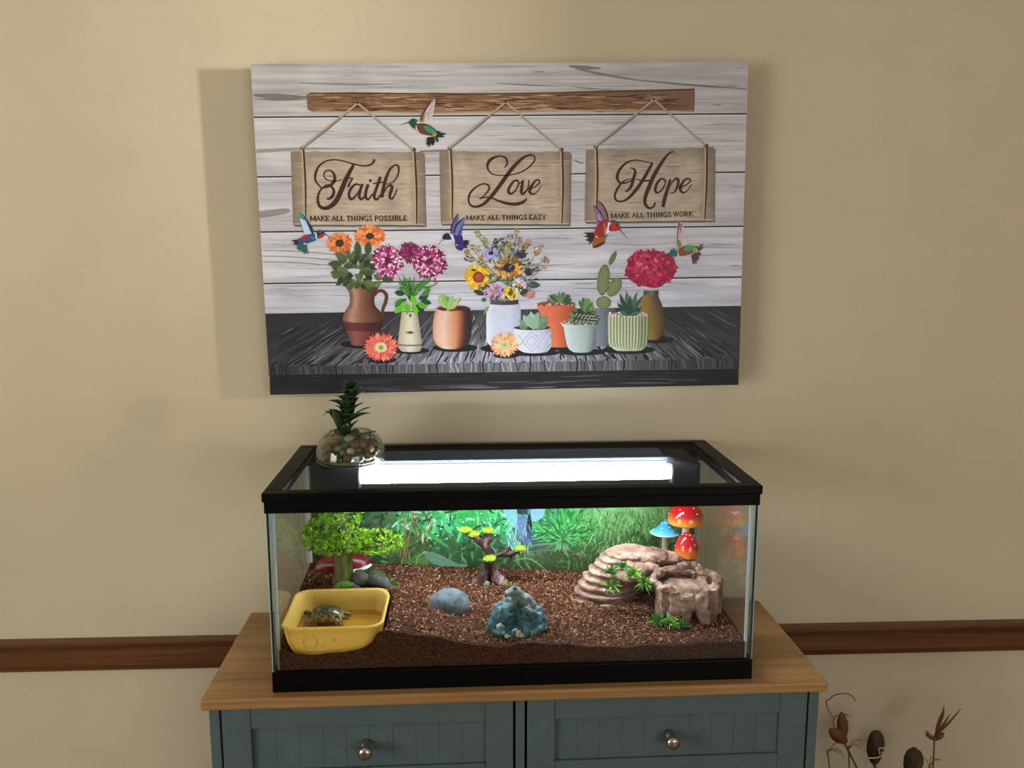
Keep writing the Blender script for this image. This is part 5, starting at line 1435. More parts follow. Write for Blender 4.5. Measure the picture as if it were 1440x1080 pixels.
# ------------------------------------------------------------------ teal frog rock ornament
def make_frog_rock():
    root = thing('frog_rock', 'teal resin rock ornament with a grey frog perched on top', 'ornament', TL(0.005, 0.066, 0.0605))
    b = MB()
    q = random.Random(6)
    for c, r in (((-0.020, 0.0, 0.027), (0.024, 0.022, 0.024)), ((0.024, -0.004, 0.024), (0.023, 0.020, 0.020)), ((0.0, 0.010, 0.034), (0.026, 0.022, 0.026)), ((0, -0.002, 0.006), (0.046, 0.030, 0.014)),
                 ((-0.036, -0.004, 0.016), (0.012, 0.014, 0.017)), ((0.040, 0.0, 0.016), (0.011, 0.014, 0.015)), ((0.034, 0.0, 0.034), (0.010, 0.010, 0.011)), ((-0.012, -0.012, 0.042), (0.010, 0.009, 0.009)), ((0.014, -0.014, 0.037), (0.009, 0.008, 0.008)), ((0.026, -0.016, 0.035), (0.008, 0.007, 0.008))):
        b.ell(c, r, 16, 10, 0.2, q.random() * 9)
    for i in range(26):
        w = q.uniform(0, math.tau)
        b.ell((0.044 * math.cos(w), -0.002 + 0.030 * math.sin(w), q.uniform(0.004, 0.02)), (0.006, 0.006, 0.007), 10, 7, 0.3, i)
    m = mat('teal_resin', (22, 70, 80), 0.5, c2=(84, 132, 142), scale=(46, 46, 46), lo=0.38, hi=0.66, c3=(44, 98, 110), bump=0.0008, bscale=(220, 220, 220))
    organic('rock', b, m, root, 0.0018, 0.0065, 0.009, 0)
    mp_ = mat('pale_resin', (206, 204, 184), 0.7, c2=(150, 160, 146), scale=(120, 120, 120))
    for x, y, z, r in ((-0.028, -0.024, 0.020, 0.0060), (-0.024, -0.027, 0.012, 0.0045), (0.0, -0.033, 0.012, 0.0065), (0.007, -0.034, 0.008, 0.005), (-0.004, -0.031, 0.017, 0.004), (0.024, -0.028, 0.011, 0.0045), (0.044, -0.014, 0.013, 0.004), (-0.016, -0.031, 0.006, 0.005), (0.016, -0.031, 0.005, 0.004), (-0.036, -0.020, 0.012, 0.003)):
        w = MB(); w.ell((0, 0, 0), (r * 1.2, r * 0.7, r), 10, 7, 0.5, x * 900)
        w.build('pale_patch', mp_, root, smooth=True).location = (x, y, z)
    mh = mat('dark_recess_paint', (20, 34, 38), 0.7, c2=(16, 28, 32))
    for c, r in (((-0.0105, -0.0215, 0.0455), (0.0034, 0.0022, 0.0028)), ((0.0155, -0.0225, 0.040), (0.0030, 0.0022, 0.0026))):
        h = MB(); h.ell((0, 0, 0), r, 10, 8); h.build('eye_hole', mh, root, smooth=True).location = c
    # frog: one continuous skinned figure, head raised to the left, rump to the right
    f = MB()
    f.ell((-0.004, 0.0, 0.070), (0.0115, 0.0115, 0.0075), 16, 10)        # head
    f.ell((-0.013, -0.001, 0.0685), (0.008, 0.0095, 0.0048), 12, 8)        # snout
    for s in (-1, 1): f.ell((-0.003, s * 0.006, 0.0788), (0.0036, 0.0034, 0.0036), 10, 8)
    f.ell((0.002, 0.001, 0.060), (0.012, 0.012, 0.014), 14, 9); f.ell((0.012, 0.003, 0.053), (0.015, 0.014, 0.013), 14, 9); f.ell((0.022, 0.004, 0.045), (0.012, 0.013, 0.010), 14, 9)
    for s in (-1, 1):
        f.tube([(-0.002, s * 0.010, 0.060), (-0.008, s * 0.016, 0.052), (-0.012, s * 0.015, 0.046)], [0.005, 0.004, 0.0035], 8)
        f.tube([(0.020, s * 0.012, 0.047), (0.010, s * 0.020, 0.050), (0.024, s * 0.019, 0.040), (0.014, s * 0.022, 0.037)], [0.006, 0.0055, 0.004, 0.0032], 8)
    organic('frog', f, mat('grey_green_resin', (72, 92, 92), 0.6, c2=(112, 128, 124), scale=(90, 90, 90), bump=0.0004), root, 0.0015, 0.0012, 0.008, 2)
    for s in (-1, 1):
        e = MB(); e.ell((0, 0, 0), (0.0016, 0.0014, 0.0018), 8, 6); e.build('frog_eye', M_gap, root, smooth=True).location = (-0.0052, s * 0.0088, 0.0792)
make_frog_rock()

# ------------------------------------------------------------------ little driftwood tree with lime caps
def make_driftwood():
    root = thing('driftwood_tree', 'small purple brown resin tree with lime green leaf caps', 'ornament', TL(-0.0315, 0.250, 0.070))
    b = MB()
    b.tube([(-0.020, -0.008, -0.004), (-0.016, -0.005, 0.012), (-0.010, 0, 0.030), (-0.003, 0.002, 0.048), (-0.002, 0.002, 0.060), (-0.010, 0.0, 0.076), (-0.024, -0.002, 0.090), (-0.042, -0.002, 0.098)], [0.013, 0.011, 0.0085, 0.0075, 0.0095, 0.008, 0.0065, 0.005], 12, ridge=0.12)
    b.tube([(0.022, -0.010, -0.004), (0.012, -0.006, 0.010), (0.005, -0.001, 0.030), (0.003, 0.002, 0.050), (0.000, 0.003, 0.066)], [0.012, 0.010, 0.008, 0.007, 0.006], 12, ridge=0.12)
    b.tube([(0.004, 0.010, -0.004), (0.002, 0.006, 0.02), (0.0, 0.003, 0.045)], [0.012, 0.009, 0.006], 10)
    b.tube([(-0.010, 0, 0.076), (-0.004, 0.0, 0.088), (-0.005, 0.001, 0.100)], [0.008, 0.0075, 0.007], 10)
    b.tube([(-0.010, 0, 0.078), (-0.020, 0.0, 0.084), (-0.030, 0, 0.090)], [0.008, 0.007, 0.006], 10)
    b.tube([(-0.036, -0.002, 0.096), (-0.044, -0.002, 0.104)], [0.0055, 0.006], 10)
    b.tube([(0.004, 0.001, 0.054), (0.018, 0.0, 0.058), (0.030, -0.001, 0.064), (0.032, 0, 0.072)], [0.006, 0.0052, 0.005, 0.004], 10)
    b.tube([(0.016, 0.0, 0.058), (0.034, -0.003, 0.058), (0.052, -0.004, 0.066)], [0.005, 0.005, 0.005], 10)
    b.tube([(0.040, -0.003, 0.060), (0.036, -0.003, 0.048), (0.030, -0.003, 0.036)], [0.004, 0.003, 0.002], 8)
    b.tube([(-0.006, -0.008, 0.038), (-0.006, -0.012, 0.046), (-0.007, -0.013, 0.052)], [0.006, 0.006, 0.006], 10)
    b.tube([(-0.038, -0.010, 0.0), (-0.026, -0.008, 0.008), (-0.018, -0.005, 0.018)], [0.004, 0.006, 0.006], 8)
    b.tube([(0.036, -0.008, 0.0), (0.024, -0.008, 0.009), (0.012, -0.004, 0.02)], [0.003, 0.005, 0.006], 8)
    organic('trunk', b, mat('plum_brown_resin', (46, 24, 24), 0.5, c2=(150, 116, 120), scale=(70, 70, 24), lo=0.42, hi=0.70, c3=(66, 38, 38), bump=0.0012, bscale=(90, 90, 30)), root, 0.0016, 0.003, 0.008, 1)
    q = random.Random(2)
    ml = vmat('lime_fuzz', 0.6, 0.3, 0.25, (200, 200, 200))
    for x, y, z, s in ((-0.0465, -0.003, 0.1065, 1.0), (-0.0315, -0.003, 0.0985, 1.0), (-0.005, 0.0, 0.1035, 0.95), (-0.0025, -0.013, 0.0545, 1.05), (0.055, -0.004, 0.069, 1.0)):
        c = MB()
        c.ell((0, 0, 0), (0.0115 * s, 0.010 * s, 0.0045), 14, 8, 0.2, z * 50, col=lin((138, 176, 30)))
        for i in range(90):
            w = q.uniform(0, math.tau); r = math.sqrt(q.random())
            p = Vector((0.011 * s * r * math.cos(w), 0.0095 * s * r * math.sin(w), 0.0042 * math.sqrt(max(0, 1 - r * r)) * (1 if q.random() < 0.75 else -0.6)))
            d = Vector((p.x * 0.9, p.y * 0.9, 0.008 if p.z > 0 else -0.002)).normalized() * 0.0035
            sd = d.cross(Vector((q.gauss(0, 1), q.gauss(0, 1), q.gauss(0, 1)))).normalized() * 0.0009
            c.add([p - sd, p + sd, p + d], [(0, 1, 2)], lin(q.choice(((156, 196, 40), (130, 172, 32), (180, 212, 70)))))
        o = c.build('leaf_cap', ml, root)
        o.location = (x, y, z)
    mg = mat('moss_green_paint', (120, 142, 80), 0.8, c2=(92, 116, 60), scale=(120, 120, 120))
    for x, y, z in ((-0.008, -0.017, 0.004), (0.026, -0.015, 0.004)):
        g = MB(); g.ell((0, 0, 0), (0.006, 0.003, 0.009), 12, 8, 0.5, x * 100); g.build('moss_patch', mg, root, smooth=True).location = (x, y, z)
make_driftwood()

# ------------------------------------------------------------------ resin rock cave with basin
def blade_tuft(name, parent, loc, n, L_, w_, cols, seed, up=(0, -0.3, 1), spread=0.9):
    q = random.Random(seed)
    c = MB()
    U = Vector(up).normalized()
    for i in range(n):
        d = (U + Vector((q.gauss(0, spread), q.gauss(0, spread), q.gauss(0, spread * 0.7)))).normalized()
        l = L_ * q.uniform(0.7, 1.15)
        s = d.cross(Vector((q.gauss(0, 1), q.gauss(0, 1), q.gauss(0, 1)))).normalized() * w_
        nrm = d.cross(s).normalized() * w_ * 0.35
        dr = Vector((0, 0, -l * 0.18))
        p0, p1, p2 = Vector((0, 0, 0)) + d * 0.001, d * l * 0.55 + nrm, d * l + dr
        col = lin(q.choice(cols)); tip = tuple(min(1, v * 1.5 + 0.05) for v in col)
        c.add([p0 - s * 0.5, p0 + s * 0.5, p1 - s, p1 + s, p2], [(0, 1, 3, 2), (2, 3, 4)], [col, col, col, col, tip])
    o = c.build(name, M_leafp, parent)
    o.location = loc
    return o
M_leafp = vmat('plastic_leaf', 0.4, 0.45, 0.15, (150, 150, 150))
def make_cave():
    base = 0.055
    root = thing('rock_cave', 'tan resin rock cave with stepped ledges and a water basin on top', 'ornament', TL(0.24, 0.15, base))
    b = MB()
    def P(u, v, z): return (u - 0.24, v - 0.15, z - base)
    q = random.Random(9)
    # stepped ledges on the left, rising inwards
    steps = [(0.172, 0.205, 0.060, 0.060, 0.046), (0.176, 0.207, 0.072, 0.056, 0.045), (0.180, 0.210, 0.084, 0.052, 0.043), (0.184, 0.212, 0.096, 0.047, 0.041), (0.190, 0.213, 0.108, 0.043, 0.038), (0.196, 0.214, 0.119, 0.039, 0.036), (0.202, 0.214, 0.130, 0.036, 0.033), (0.206, 0.214, 0.1385, 0.030, 0.028)]
    for k, (u, v, z, ru, rv) in enumerate(steps):
        def fn(p, i, w, k=k):
            f = 1 + 0.07 * nz(math.cos(w) * 2 + k * 5, math.sin(w) * 2)
            return (p[0] * f, p[1] * f * rv / ru, p[2])
        o = MB(); o.lathe([(ru * 0.8, -0.0040), (ru * 0.99, -0.0030), (ru * 1.03, 0.0), (ru * 1.0, 0.0028), (ru * 0.8, 0.004)], 30, fn=fn)
        b.add([P(x + u, y + v, z_ + z) for x, y, z_ in o.v], o.f)
        b.ell(P(u, v, z - 0.006), (ru * 0.88, rv * 0.88, 0.0105), 16, 8)
    # roof bridging to the basin and back mass
    for u, v, z, r in ((0.225, 0.215, 0.139, (0.040, 0.032, 0.013)), (0.255, 0.210, 0.136, (0.036, 0.030, 0.012)), (0.232, 0.185, 0.122, (0.036, 0.026, 0.011)), (0.285, 0.222, 0.124, (0.036, 0.026, 0.012)), (0.215, 0.175, 0.110, (0.028, 0.022, 0.010)), (0.330, 0.205, 0.108, (0.025, 0.02, 0.014)),
                       (0.265, 0.235, 0.095, (0.06, 0.02, 0.042)), (0.318, 0.208, 0.080, (0.030, 0.016, 0.032)), (0.345, 0.180, 0.085, (0.016, 0.03, 0.035)), (0.205, 0.235, 0.095, (0.05, 0.02, 0.04))):
        b.ell(P(u, v, z), r, 18, 10, 0.15, u * 77)
    # basin: floor slab and wavy rim
    cu, cv = 0.306, 0.135
    b.ell(P(cu, cv, 0.0915), (0.054, 0.048, 0.009), 24, 10, rot=Matrix.Rotation(0.24, 3, 'X'))
    n = 44
    rim = []
    for i in range(n + 1):
        w = math.tau * i / n
        f = 1 + 0.07 * math.sin(3 * w + 0.6) + 0.06 * math.sin(7 * w) + 0.035 * math.sin(13 * w + 1)
        z = 0.119 + 0.003 * math.sin(2 * w + 0.4) + 0.003 * math.sin(5 * w + 1) + 0.0165 * math.sin(w)
        rim.append(P(cu + 0.056 * f * math.cos(w), cv + 0.048 * f * math.sin(w), z))
    b.tube(rim, [0.0068 + 0.0016 * math.sin(i * 1.3) for i in range(n + 1)], 9, cap=False)
    low = [(x * 1.0, y, z - 0.011) for x, y, z in rim]
    b.tube([((x - (cu - .24)) * 0.95 + (cu - .24), (y - (cv - .15)) * 0.95 + (cv - .15), z) for x, y, z in low], 0.0075, 9, cap=False)
    b.tube([P(0.352, 0.128, 0.119), P(0.362, 0.122, 0.120), P(0.3665, 0.120, 0.123)], [0.008, 0.006, 0.004], 8)
    # dripping columns under the basin
    for u, v, z1, z0, r1, r0 in ((0.276, 0.098, 0.112, 0.050, 0.012, 0.012), (0.296, 0.090, 0.108, 0.062, 0.013, 0.006), (0.262, 0.108, 0.115, 0.072, 0.012, 0.006), (0.322, 0.092, 0.108, 0.066, 0.012, 0.007), (0.342, 0.106, 0.112, 0.050, 0.013, 0.011), (0.357, 0.128, 0.110, 0.050, 0.011, 0.012), (0.330, 0.088, 0.080, 0.048, 0.008, 0.010), (0.262, 0.128, 0.108, 0.055, 0.012, 0.010), (0.348, 0.15, 0.1, 0.05, 0.015, 0.016)):
        b.tube([P(u, v, z1), P(u + 0.002, v - 0.003, (z1 * 2 + z0) / 3), P(u - 0.002, v - 0.004, (z1 + z0 * 2) / 3), P(u, v - 0.003, z0)], [r1, r1 * 0.95, (r1 + r0) / 2, r0], 10, ridge=0.15)
    m = mat('tan_resin_rock', (108, 78, 66), 0.75, c2=(186, 158, 142), scale=(34, 34, 60), detail=8, lo=0.34, hi=0.66, c3=(148, 114, 100), bump=0.0035, bscale=(120, 120, 200))
    organic('rock', b, m, root, 0.0019, 0.0045, 0.011, 0)
    g = ((64, 142, 52), (44, 112, 46), (104, 176, 58), (52, 126, 74))
    y_ = ((112, 176, 52), (150, 196, 70), (78, 150, 50))
    for i, (u, v, z, c, L_, up) in enumerate(((0.175, 0.150, 0.126, g, 0.020, (0, -0.6, 1)), (0.199, 0.160, 0.131, g, 0.018, (0, -0.5, 1)), (0.176, 0.143, 0.104, g + y_, 0.021, (0, -0.8, 0.4)), (0.216, 0.148, 0.122, y_, 0.022, (0, -0.6, 0.8)), (0.232, 0.140, 0.111, y_, 0.022, (0, -0.8, 0.3)), (0.246, 0.084, 0.064, g, 0.022, (-0.3, -0.4, 1)), (0.264, 0.078, 0.062, y_, 0.022, (0, -0.5, 0.8)), (0.284, 0.072, 0.060, g, 0.018, (0, -0.4, 1)))):
        blade_tuft('plastic_tuft', root, P(u, v, z), 60, L_, 0.0013, c, 100 + i, up, 0.75)['label'] = 'green plastic grass tuft'
make_cave()

# ------------------------------------------------------------------ mushrooms
def make_mushroom(label, u, v, zc, R_, Hc, caps, stem_r, flat, group=None):
    zb = soil(u, v, False)
    root = thing('mushroom', label, 'ornament', TL(u, v, zb - 0.008))
    h = zc - zb + 0.008       # height of the cap's lower edge over the root
    c = MB()
    prof, cols = [], []
    for i in range(15):
        t = i / 14
        if flat: r, z = R_ * t, Hc * (1 - t) ** 1.35
        else: r, z = R_ * math.sin(t * math.pi / 2) ** 0.95, Hc * math.cos(t * math.pi / 2)
        prof.append((max(r, 0.0004), z)); cols.append(interp(caps, t))
    prof += [(R_ * 0.97, -0.002), (R_ * 0.6, 0.001), (stem_r * 0.9, 0.003)]
    cols += [cols[-1], (214, 190, 150), (220, 206, 180)]
    n = 28
    c.lathe(prof, n, col=[lin(k) for k in cols for _ in range(n)])
    o = c.build('cap', vmat('glazed_cap', 0.14, 0.6, 0.05, (40, 40, 40), coat=0.6), root, smooth=True)
    o.location = (0, 0, h)
    d = MB()
    q = random.Random(int(u * 1e4))
    for k in range(16):
        w = math.tau * k / 16 * 2.618 + 4.2; t = 0.18 + 0.72 * ((k * 0.618) % 1)
        i = t * 14; j = int(i); f = i - j
        r = prof[j][0] * (1 - f) + prof[j + 1][0] * f; z = prof[j][1] * (1 - f) + prof[j + 1][1] * f
        d.ell((r * math.cos(w), r * math.sin(w), z), (0.0017, 0.0017, 0.0013), 8, 6)
    d.build('dots', M_white, o, smooth=True)['kind'] = 'stuff'
    s = MB(); s.lathe([(stem_r * 1.35, 0.0), (stem_r * 1.25, 0.01), (stem_r, h * 0.5), (stem_r * 0.88, h * 0.8), (stem_r * 0.95, h + 0.003)], 18)
    s.build('stem', mat('stem_glaze', (226, 214, 202), 0.3, c2=(206, 190, 178), scale=(30, 30, 12)), root, smooth=True)
red = [(0, (196, 18, 30)), (0.68, (198, 22, 34)), (0.8, (216, 76, 34)), (0.92, (232, 142, 42)), (1, (236, 166, 56))]
redB = [(0, (190, 18, 32)), (0.66, (194, 22, 34)), (0.82, (216, 84, 34)), (1, (236, 156, 48))]
blue = [(0, (58, 150, 196)), (0.6, (70, 166, 206)), (0.9, (104, 190, 214)), (1, (190, 210, 205))]
make_mushroom('tall glossy red mushroom with orange rim and white dots', 0.3385, 0.270, 0.1775, 0.0345, 0.0400, red, 0.0075, False)
make_mushroom('small egg shaped red mushroom with yellow rim behind the rock cave', 0.3335, 0.2375, 0.1250, 0.0235, 0.0420, redB, 0.0065, False)
make_mushroom('pointed blue mushroom with white dots behind the rock cave', 0.3035, 0.285, 0.1530, 0.0300, 0.0260, blue, 0.0070, True)

# ------------------------------------------------------------------ artificial bonsai tree
def make_bonsai():
    zb = soil(-0.297, 0.215, False)
    root = thing('bonsai_tree', 'artificial bonsai with lime green foliage, mossy trunk and dark rocks', 'ornament', TL(-0.2955, 0.2146, zb - 0.004))
    b = MB()
    b.tube([(0, 0, -0.002), (0.001, 0, 0.010), (-0.001, 0, 0.03), (0.0, 0.0, 0.05), (0.002, 0, 0.075), (0.0, 0, 0.10), (-0.008, 0, 0.125)], [0.021, 0.0175, 0.0155, 0.0148, 0.0145, 0.012, 0.008], 22, ridge=0.13, k=7)
    b.tube([(0.0, 0, 0.066), (0.022, -0.004, 0.078), (0.05, -0.010, 0.082), (0.075, -0.012, 0.082)], [0.010, 0.007, 0.005, 0.003], 10)
    b.tube([(0.0, 0, 0.072), (-0.022, -0.003, 0.088), (-0.048, -0.005, 0.096)], [0.010, 0.007, 0.004], 10)
    for w in range(5):
        a = w * 1.3
        b.tube([(0.010 * math.cos(a), 0.010 * math.sin(a), 0.012), (0.022 * math.cos(a), 0.022 * math.sin(a), 0.004), (0.032 * math.cos(a), 0.032 * math.sin(a), -0.002)], [0.008, 0.006, 0.003], 8)
    b.build('trunk', mat('mossy_bark', (78, 74, 44), 0.85, c2=(118, 128, 66), scale=(70, 70, 14), c3=(92, 92, 54), bump=0.002, bscale=(160, 160, 22)), root, smooth=True)
    q = random.Random(12)
    ml = vmat('lime_leaf', 0.45, 0.4, 0.15, (150, 150, 150))
    pal = ((116, 172, 24), (144, 196, 30), (96, 150, 26), (170, 212, 48), (84, 132, 30))
    puffs = [((0.062, -0.012, 0.088), (0.044, 0.030, 0.021), 240), ((0.022, -0.018, 0.096), (0.030, 0.026, 0.022), 150), ((-0.036, -0.006, 0.108), (0.034, 0.028, 0.028), 190), ((0.0, 0.004, 0.134), (0.036, 0.028, 0.018), 170), ((-0.058, 0.010, 0.092), (0.018, 0.02, 0.024), 90), ((-0.022, -0.022, 0.084), (0.026, 0.018, 0.015), 110)]
    for c, r, n in puffs:
        f = MB()
        for i in range(n):
            d = Vector((q.gauss(0, 1), q.gauss(0, 1), q.gauss(0, 1))).normalized()
            rr_ = q.uniform(0.45, 1.0) ** 0.5
            p = Vector((d.x * r[0] * rr_, d.y * r[1] * rr_, d.z * r[2] * rr_))
            col0 = q.choice(pal)
            ax = (d + Vector((0, 0, 0.6))).normalized()
            for k in range(7):
                e = (ax + Vector((q.gauss(0, .75), q.gauss(0, .75), q.gauss(0, .75)))).normalized()
                l = q.uniform(0.0045, 0.0085)
                s = e.cross(Vector((q.gauss(0, 1), q.gauss(0, 1), q.gauss(0, 1)))).normalized() * 0.0010
                j = q.uniform(0.8, 1.2)
                cc = lin(tuple(min(255, v * j) for v in col0))
                tip = p + e * l
                f.add([p, p + e * l * 0.5 + s, tip, p + e * l * 0.5 - s], [(0, 1, 2, 3)], cc)
        o = f.build('foliage_pad', ml, root)
        o.location = c
    # rocks and mossy log at the foot
    mr = mat('dark_slate', (48, 48, 46), 0.75, c2=(92, 92, 90), scale=(60, 60, 60), detail=7, bump=0.0015, bscale=(180, 180, 180))
    for c, r, sd in (((0.030, -0.010, 0.020), (0.0155, 0.013, 0.016), 1), ((0.022, -0.030, 0.007), (0.011, 0.010, 0.009), 2), ((0.008, -0.034, 0.004), (0.009, 0.008, 0.007), 3)):
        s = MB(); s.ell((0, 0, 0), r, 18, 12, 0.3, sd); o = s.build('stone', mr, root, smooth=True); o.location = c
    s = MB()
    s.tube([(0.036, -0.004, 0.018), (0.052, -0.008, 0.022), (0.072, -0.014, 0.012), (0.088, -0.018, 0.002), (0.098, -0.02, -0.004)], [0.010, 0.013, 0.012, 0.010, 0.007], 14, ridge=0.08)
    lg = s.build('slate_log', mr, root, smooth=True)
    s = MB()
    for i in range(520):
        t = q.random(); x = 0.032 + 0.072 * t
        y = -0.004 - 0.018 * t + q.gauss(0, 0.005); z = interp([(0, 0.031), (0.3, 0.037), (0.6, 0.026), (1, 0.006)], t) - abs(y + 0.004 + 0.018 * t) * 0.5
        if 0.35 < t < 0.7 and y < -0.012 - 0.01 * t: continue
        d = Vector((q.gauss(0, .6), q.gauss(0, .6), 1)).normalized() * q.uniform(0.002, 0.005)
        w = d.cross(Vector((q.gauss(0, 1), q.gauss(0, 1), 0.1))).normalized() * 0.0012
        p = Vector((x, y, z))
        s.add([p - w, p + w, p + d], [(0, 1, 2)], lin(q.choice(((84, 148, 56), (60, 116, 46), (112, 170, 74), (48, 92, 40)))))
    s.build('moss', ml, lg)
    s = MB()
    s.ell((0.004, -0.024, 0.012), (0.016, 0.009, 0.010), 14, 9, 0.4, 8)
    s.build('moss_mound', mat('moss', (72, 122, 40), 0.9, c2=(104, 150, 52), scale=(160, 160, 160), bump=0.002, bscale=(300, 300, 300)), root, smooth=True)
make_bonsai()

# ------------------------------------------------------------------ red shell ornament behind the bonsai
def make_red():
    root = thing('red_shell', 'dark red ornament with a white lower edge half hidden behind the bonsai', 'ornament', TL(-0.307, 0.284, soil(-0.30, 0.285, False) - 0.004))
    b = MB(); b.ell((0, 0, 0.014), (0.054, 0.022, 0.024), 30, 16, 0.2, 5)
    b.build('shell', mat('red_glaze', (120, 14, 26), 0.35, c2=(86, 10, 20), scale=(12, 12, 90), bump=0.001, bscale=(20, 20, 240)), root, smooth=True)
    b = MB(); b.tube([(0.008, -0.022, 0.008), (0.024, -0.022, 0.010), (0.042, -0.016, 0.013), (0.053, -0.006, 0.016)], [0.002, 0.0042, 0.0042, 0.002], 10, flat=0.6)
    b.build('white_edge', M_white, root, smooth=True)
make_red()

# ------------------------------------------------------------------ glass bowl planter on the lid
def make_planter():
    lidz = 0.3085 + 0.0142
    BX, BV = -0.2755, 0.197
    root = thing('glass_bowl', 'domed clear glass bowl with pebbles on the tank lid', 'bowl', TL(BX, BV, lidz))
    prof = [(0.0008, 0.0), (0.050, 0.0), (0.0575, 0.0008), (0.0605, 0.004), (0.0605, 0.012), (0.0580, 0.025), (0.053, 0.037), (0.0465, 0.046), (0.040, 0.0505), (0.037, 0.052), (0.0362, 0.0525),
            (0.0352, 0.0515), (0.039, 0.049), (0.045, 0.0445), (0.0515, 0.0355), (0.0562, 0.025), (0.0586, 0.012), (0.0575, 0.006), (0.052, 0.004), (0.0008, 0.004)]
    b = MB(); b.lathe(prof, 48)
    b.build('bowl_wall', glassmat('bowl_glass', (0.90, 0.935, 0.88), 0.04, power=3.2), root, smooth=True)
    b = MB(); b.lathe([(0.0005, 0.0405), (0.0462, 0.0405)], 40, close=False)
    b.build('water', glassmat('bowl_water', (0.93, 0.96, 0.9), 0.02), root)
    q = random.Random(21)
    pals = [((84, 62, 38), (114, 88, 54)), ((64, 64, 38), (92, 92, 56)), ((134, 128, 104), (170, 162, 140)), ((110, 68, 40), (142, 94, 58)), ((40, 48, 30), (66, 74, 48))]
    mats = [mat('pebble_%s' % n_, a_, 0.35, c2=b_, scale=(70, 70, 70), bump=0.0004) for (a_, b_), n_ in zip(pals, ('brown', 'olive', 'cream', 'rust', 'dark'))]
    nm = ('brown', 'olive', 'cream', 'rust', 'dark green')
    shapes = []
    placed = []
    def fits(x, y, z, r):
        lim = interp([(0, 0.054), (0.010, 0.0570), (0.026, 0.0550), (0.036, 0.048), (0.045, 0.040)], z) - r - 0.0012
        if math.hypot(x, y) > lim or z - r < 0.0045: return False
        return all((x - a) ** 2 + (y - c) ** 2 + (z - d) ** 2 > (0.74 * (r + e)) ** 2 for a, c, d, e in placed)
    tries = 0
    while len(placed) < 90 and tries < 60000:
        tries += 1
        r = q.uniform(0.0080, 0.0118)
        a = q.uniform(0, math.tau); rr_ = 0.054 * q.random() ** 0.35
        x, y = rr_ * math.cos(a), rr_ * math.sin(a)
        z = 0.0048 + r + 0.036 * (tries / 60000)
        if fits(x, y, z, r):
            placed.append((x, y, z, r))
    for k, (x, y, z, r) in enumerate(placed):
        i = q.choices(range(5), (5, 5, 1.2, 3, 5))[0]
        s = MB(); s.ell((0, 0, 0), (r * 0.98, r * 0.9, r * 0.8), 12, 8, 0.12, k)
        o = s.build('pebble', mats[i], None, smooth=True, mw=TL(BX, BV, lidz) @ T((x, y, z)) @ Matrix.Rotation(q.uniform(0, 6), 4, 'Z'))
        tag(o, '%s pebble lying in the glass bowl' % nm[i], 'pebble', '%s pebbles in the glass bowl' % nm[i])
    # plant: rosette stacked on a short stalk, rooted between the pebbles
    pl = thing('leafy_plant', 'dark green plant with pointed arching leaves growing out of the glass bowl', 'plant', TL(BX - 0.008, BV - 0.004, lidz + 0.040))
    s = MB(); s.tube([(0, 0, 0.0), (0.001, 0, 0.02), (0.003, 0, 0.045), (0.007, 0, 0.08)], [0.010, 0.0095, 0.008, 0.005], 12, ridge=0.1)
    s.tube([(0.006, -0.004, 0.006), (0.03, -0.01, 0.010), (0.045, -0.008, 0.011), (0.052, -0.004, 0.013)], [0.004, 0.003, 0.0035, 0.002], 8)
    s.build('stalk', mat('stalk_green', (44, 58, 28), 0.5, c2=(62, 76, 38), scale=(60, 60, 30)), pl, smooth=True)
    M_l = vmat('glossy_leaf', 0.28, 0.5, 0.25, (30, 30, 30))
    specs = []
    specs += [((-0.004, 0, 0.006), 3.05, 0.070, 1.12, 0.0095, 0.020), ((-0.003, -0.003, 0.022), 3.25, 0.060, 1.0, 0.012, 0.030), ((0.004, -0.003, 0.028), -0.25, 0.060, 0.75, 0.013, 0.012), ((0.004, -0.002, 0.012), -0.4, 0.036, 0.85, 0.013, 0.004), ((0.0, -0.006, 0.004), -1.3, 0.040, 0.95, 0.014, 0.004), ((-0.006, -0.004, 0.014), -2.2, 0.050, 1.15, 0.014, 0.004)]
    for k in range(24):
        h = 0.026 + 0.0026 * k
        specs.append(((0.002 + 0.0004 * k, 0, h), k * 2.4 + 0.3, q.uniform(0.034, 0.052) * (1 - 0.012 * k), q.uniform(0.5, 1.15), 0.0150, 0.009))
    for p, az, L_, el, w_, droop in specs:
        lf = MB()
        nseg = 9
        vs, cs = [], []
        p = Vector(p)
        hd = Vector((math.cos(az), math.sin(az), 0)); sd = Vector((-math.sin(az), math.cos(az), 0))
        for i in range(nseg + 1):
            t = i / nseg
            c = p + hd * (L_ * t * math.cos(el)) + Vector((0, 0, L_ * t * math.sin(el) - droop * t ** 3))
            wv = w_ * (0.55 + 0.9 * t - 1.45 * t * t) + 0.0002 if t < 1 else 0.0002
            wv = max(wv, 0.0002)
            for s_, up in ((-1, 0.35), (0, 0), (1, 0.35)):
                vs.append(c + sd * s_ * wv + Vector((0, 0, abs(s_) * wv * up)))
                cs.append(lin((24 + 12 * t, 50 + 20 * t, 28 + 10 * t)))
        lf.add(vs, [(i * 3 + j, i * 3 + j + 1, (i + 1) * 3 + j + 1, (i + 1) * 3 + j) for i in range(nseg) for j in range(2)], cs)
        o = lf.build('leaf', M_l, pl, smooth=True)
        so = o.modifiers.new('thick', 'SOLIDIFY'); so.thickness = 0.0007
make_planter()

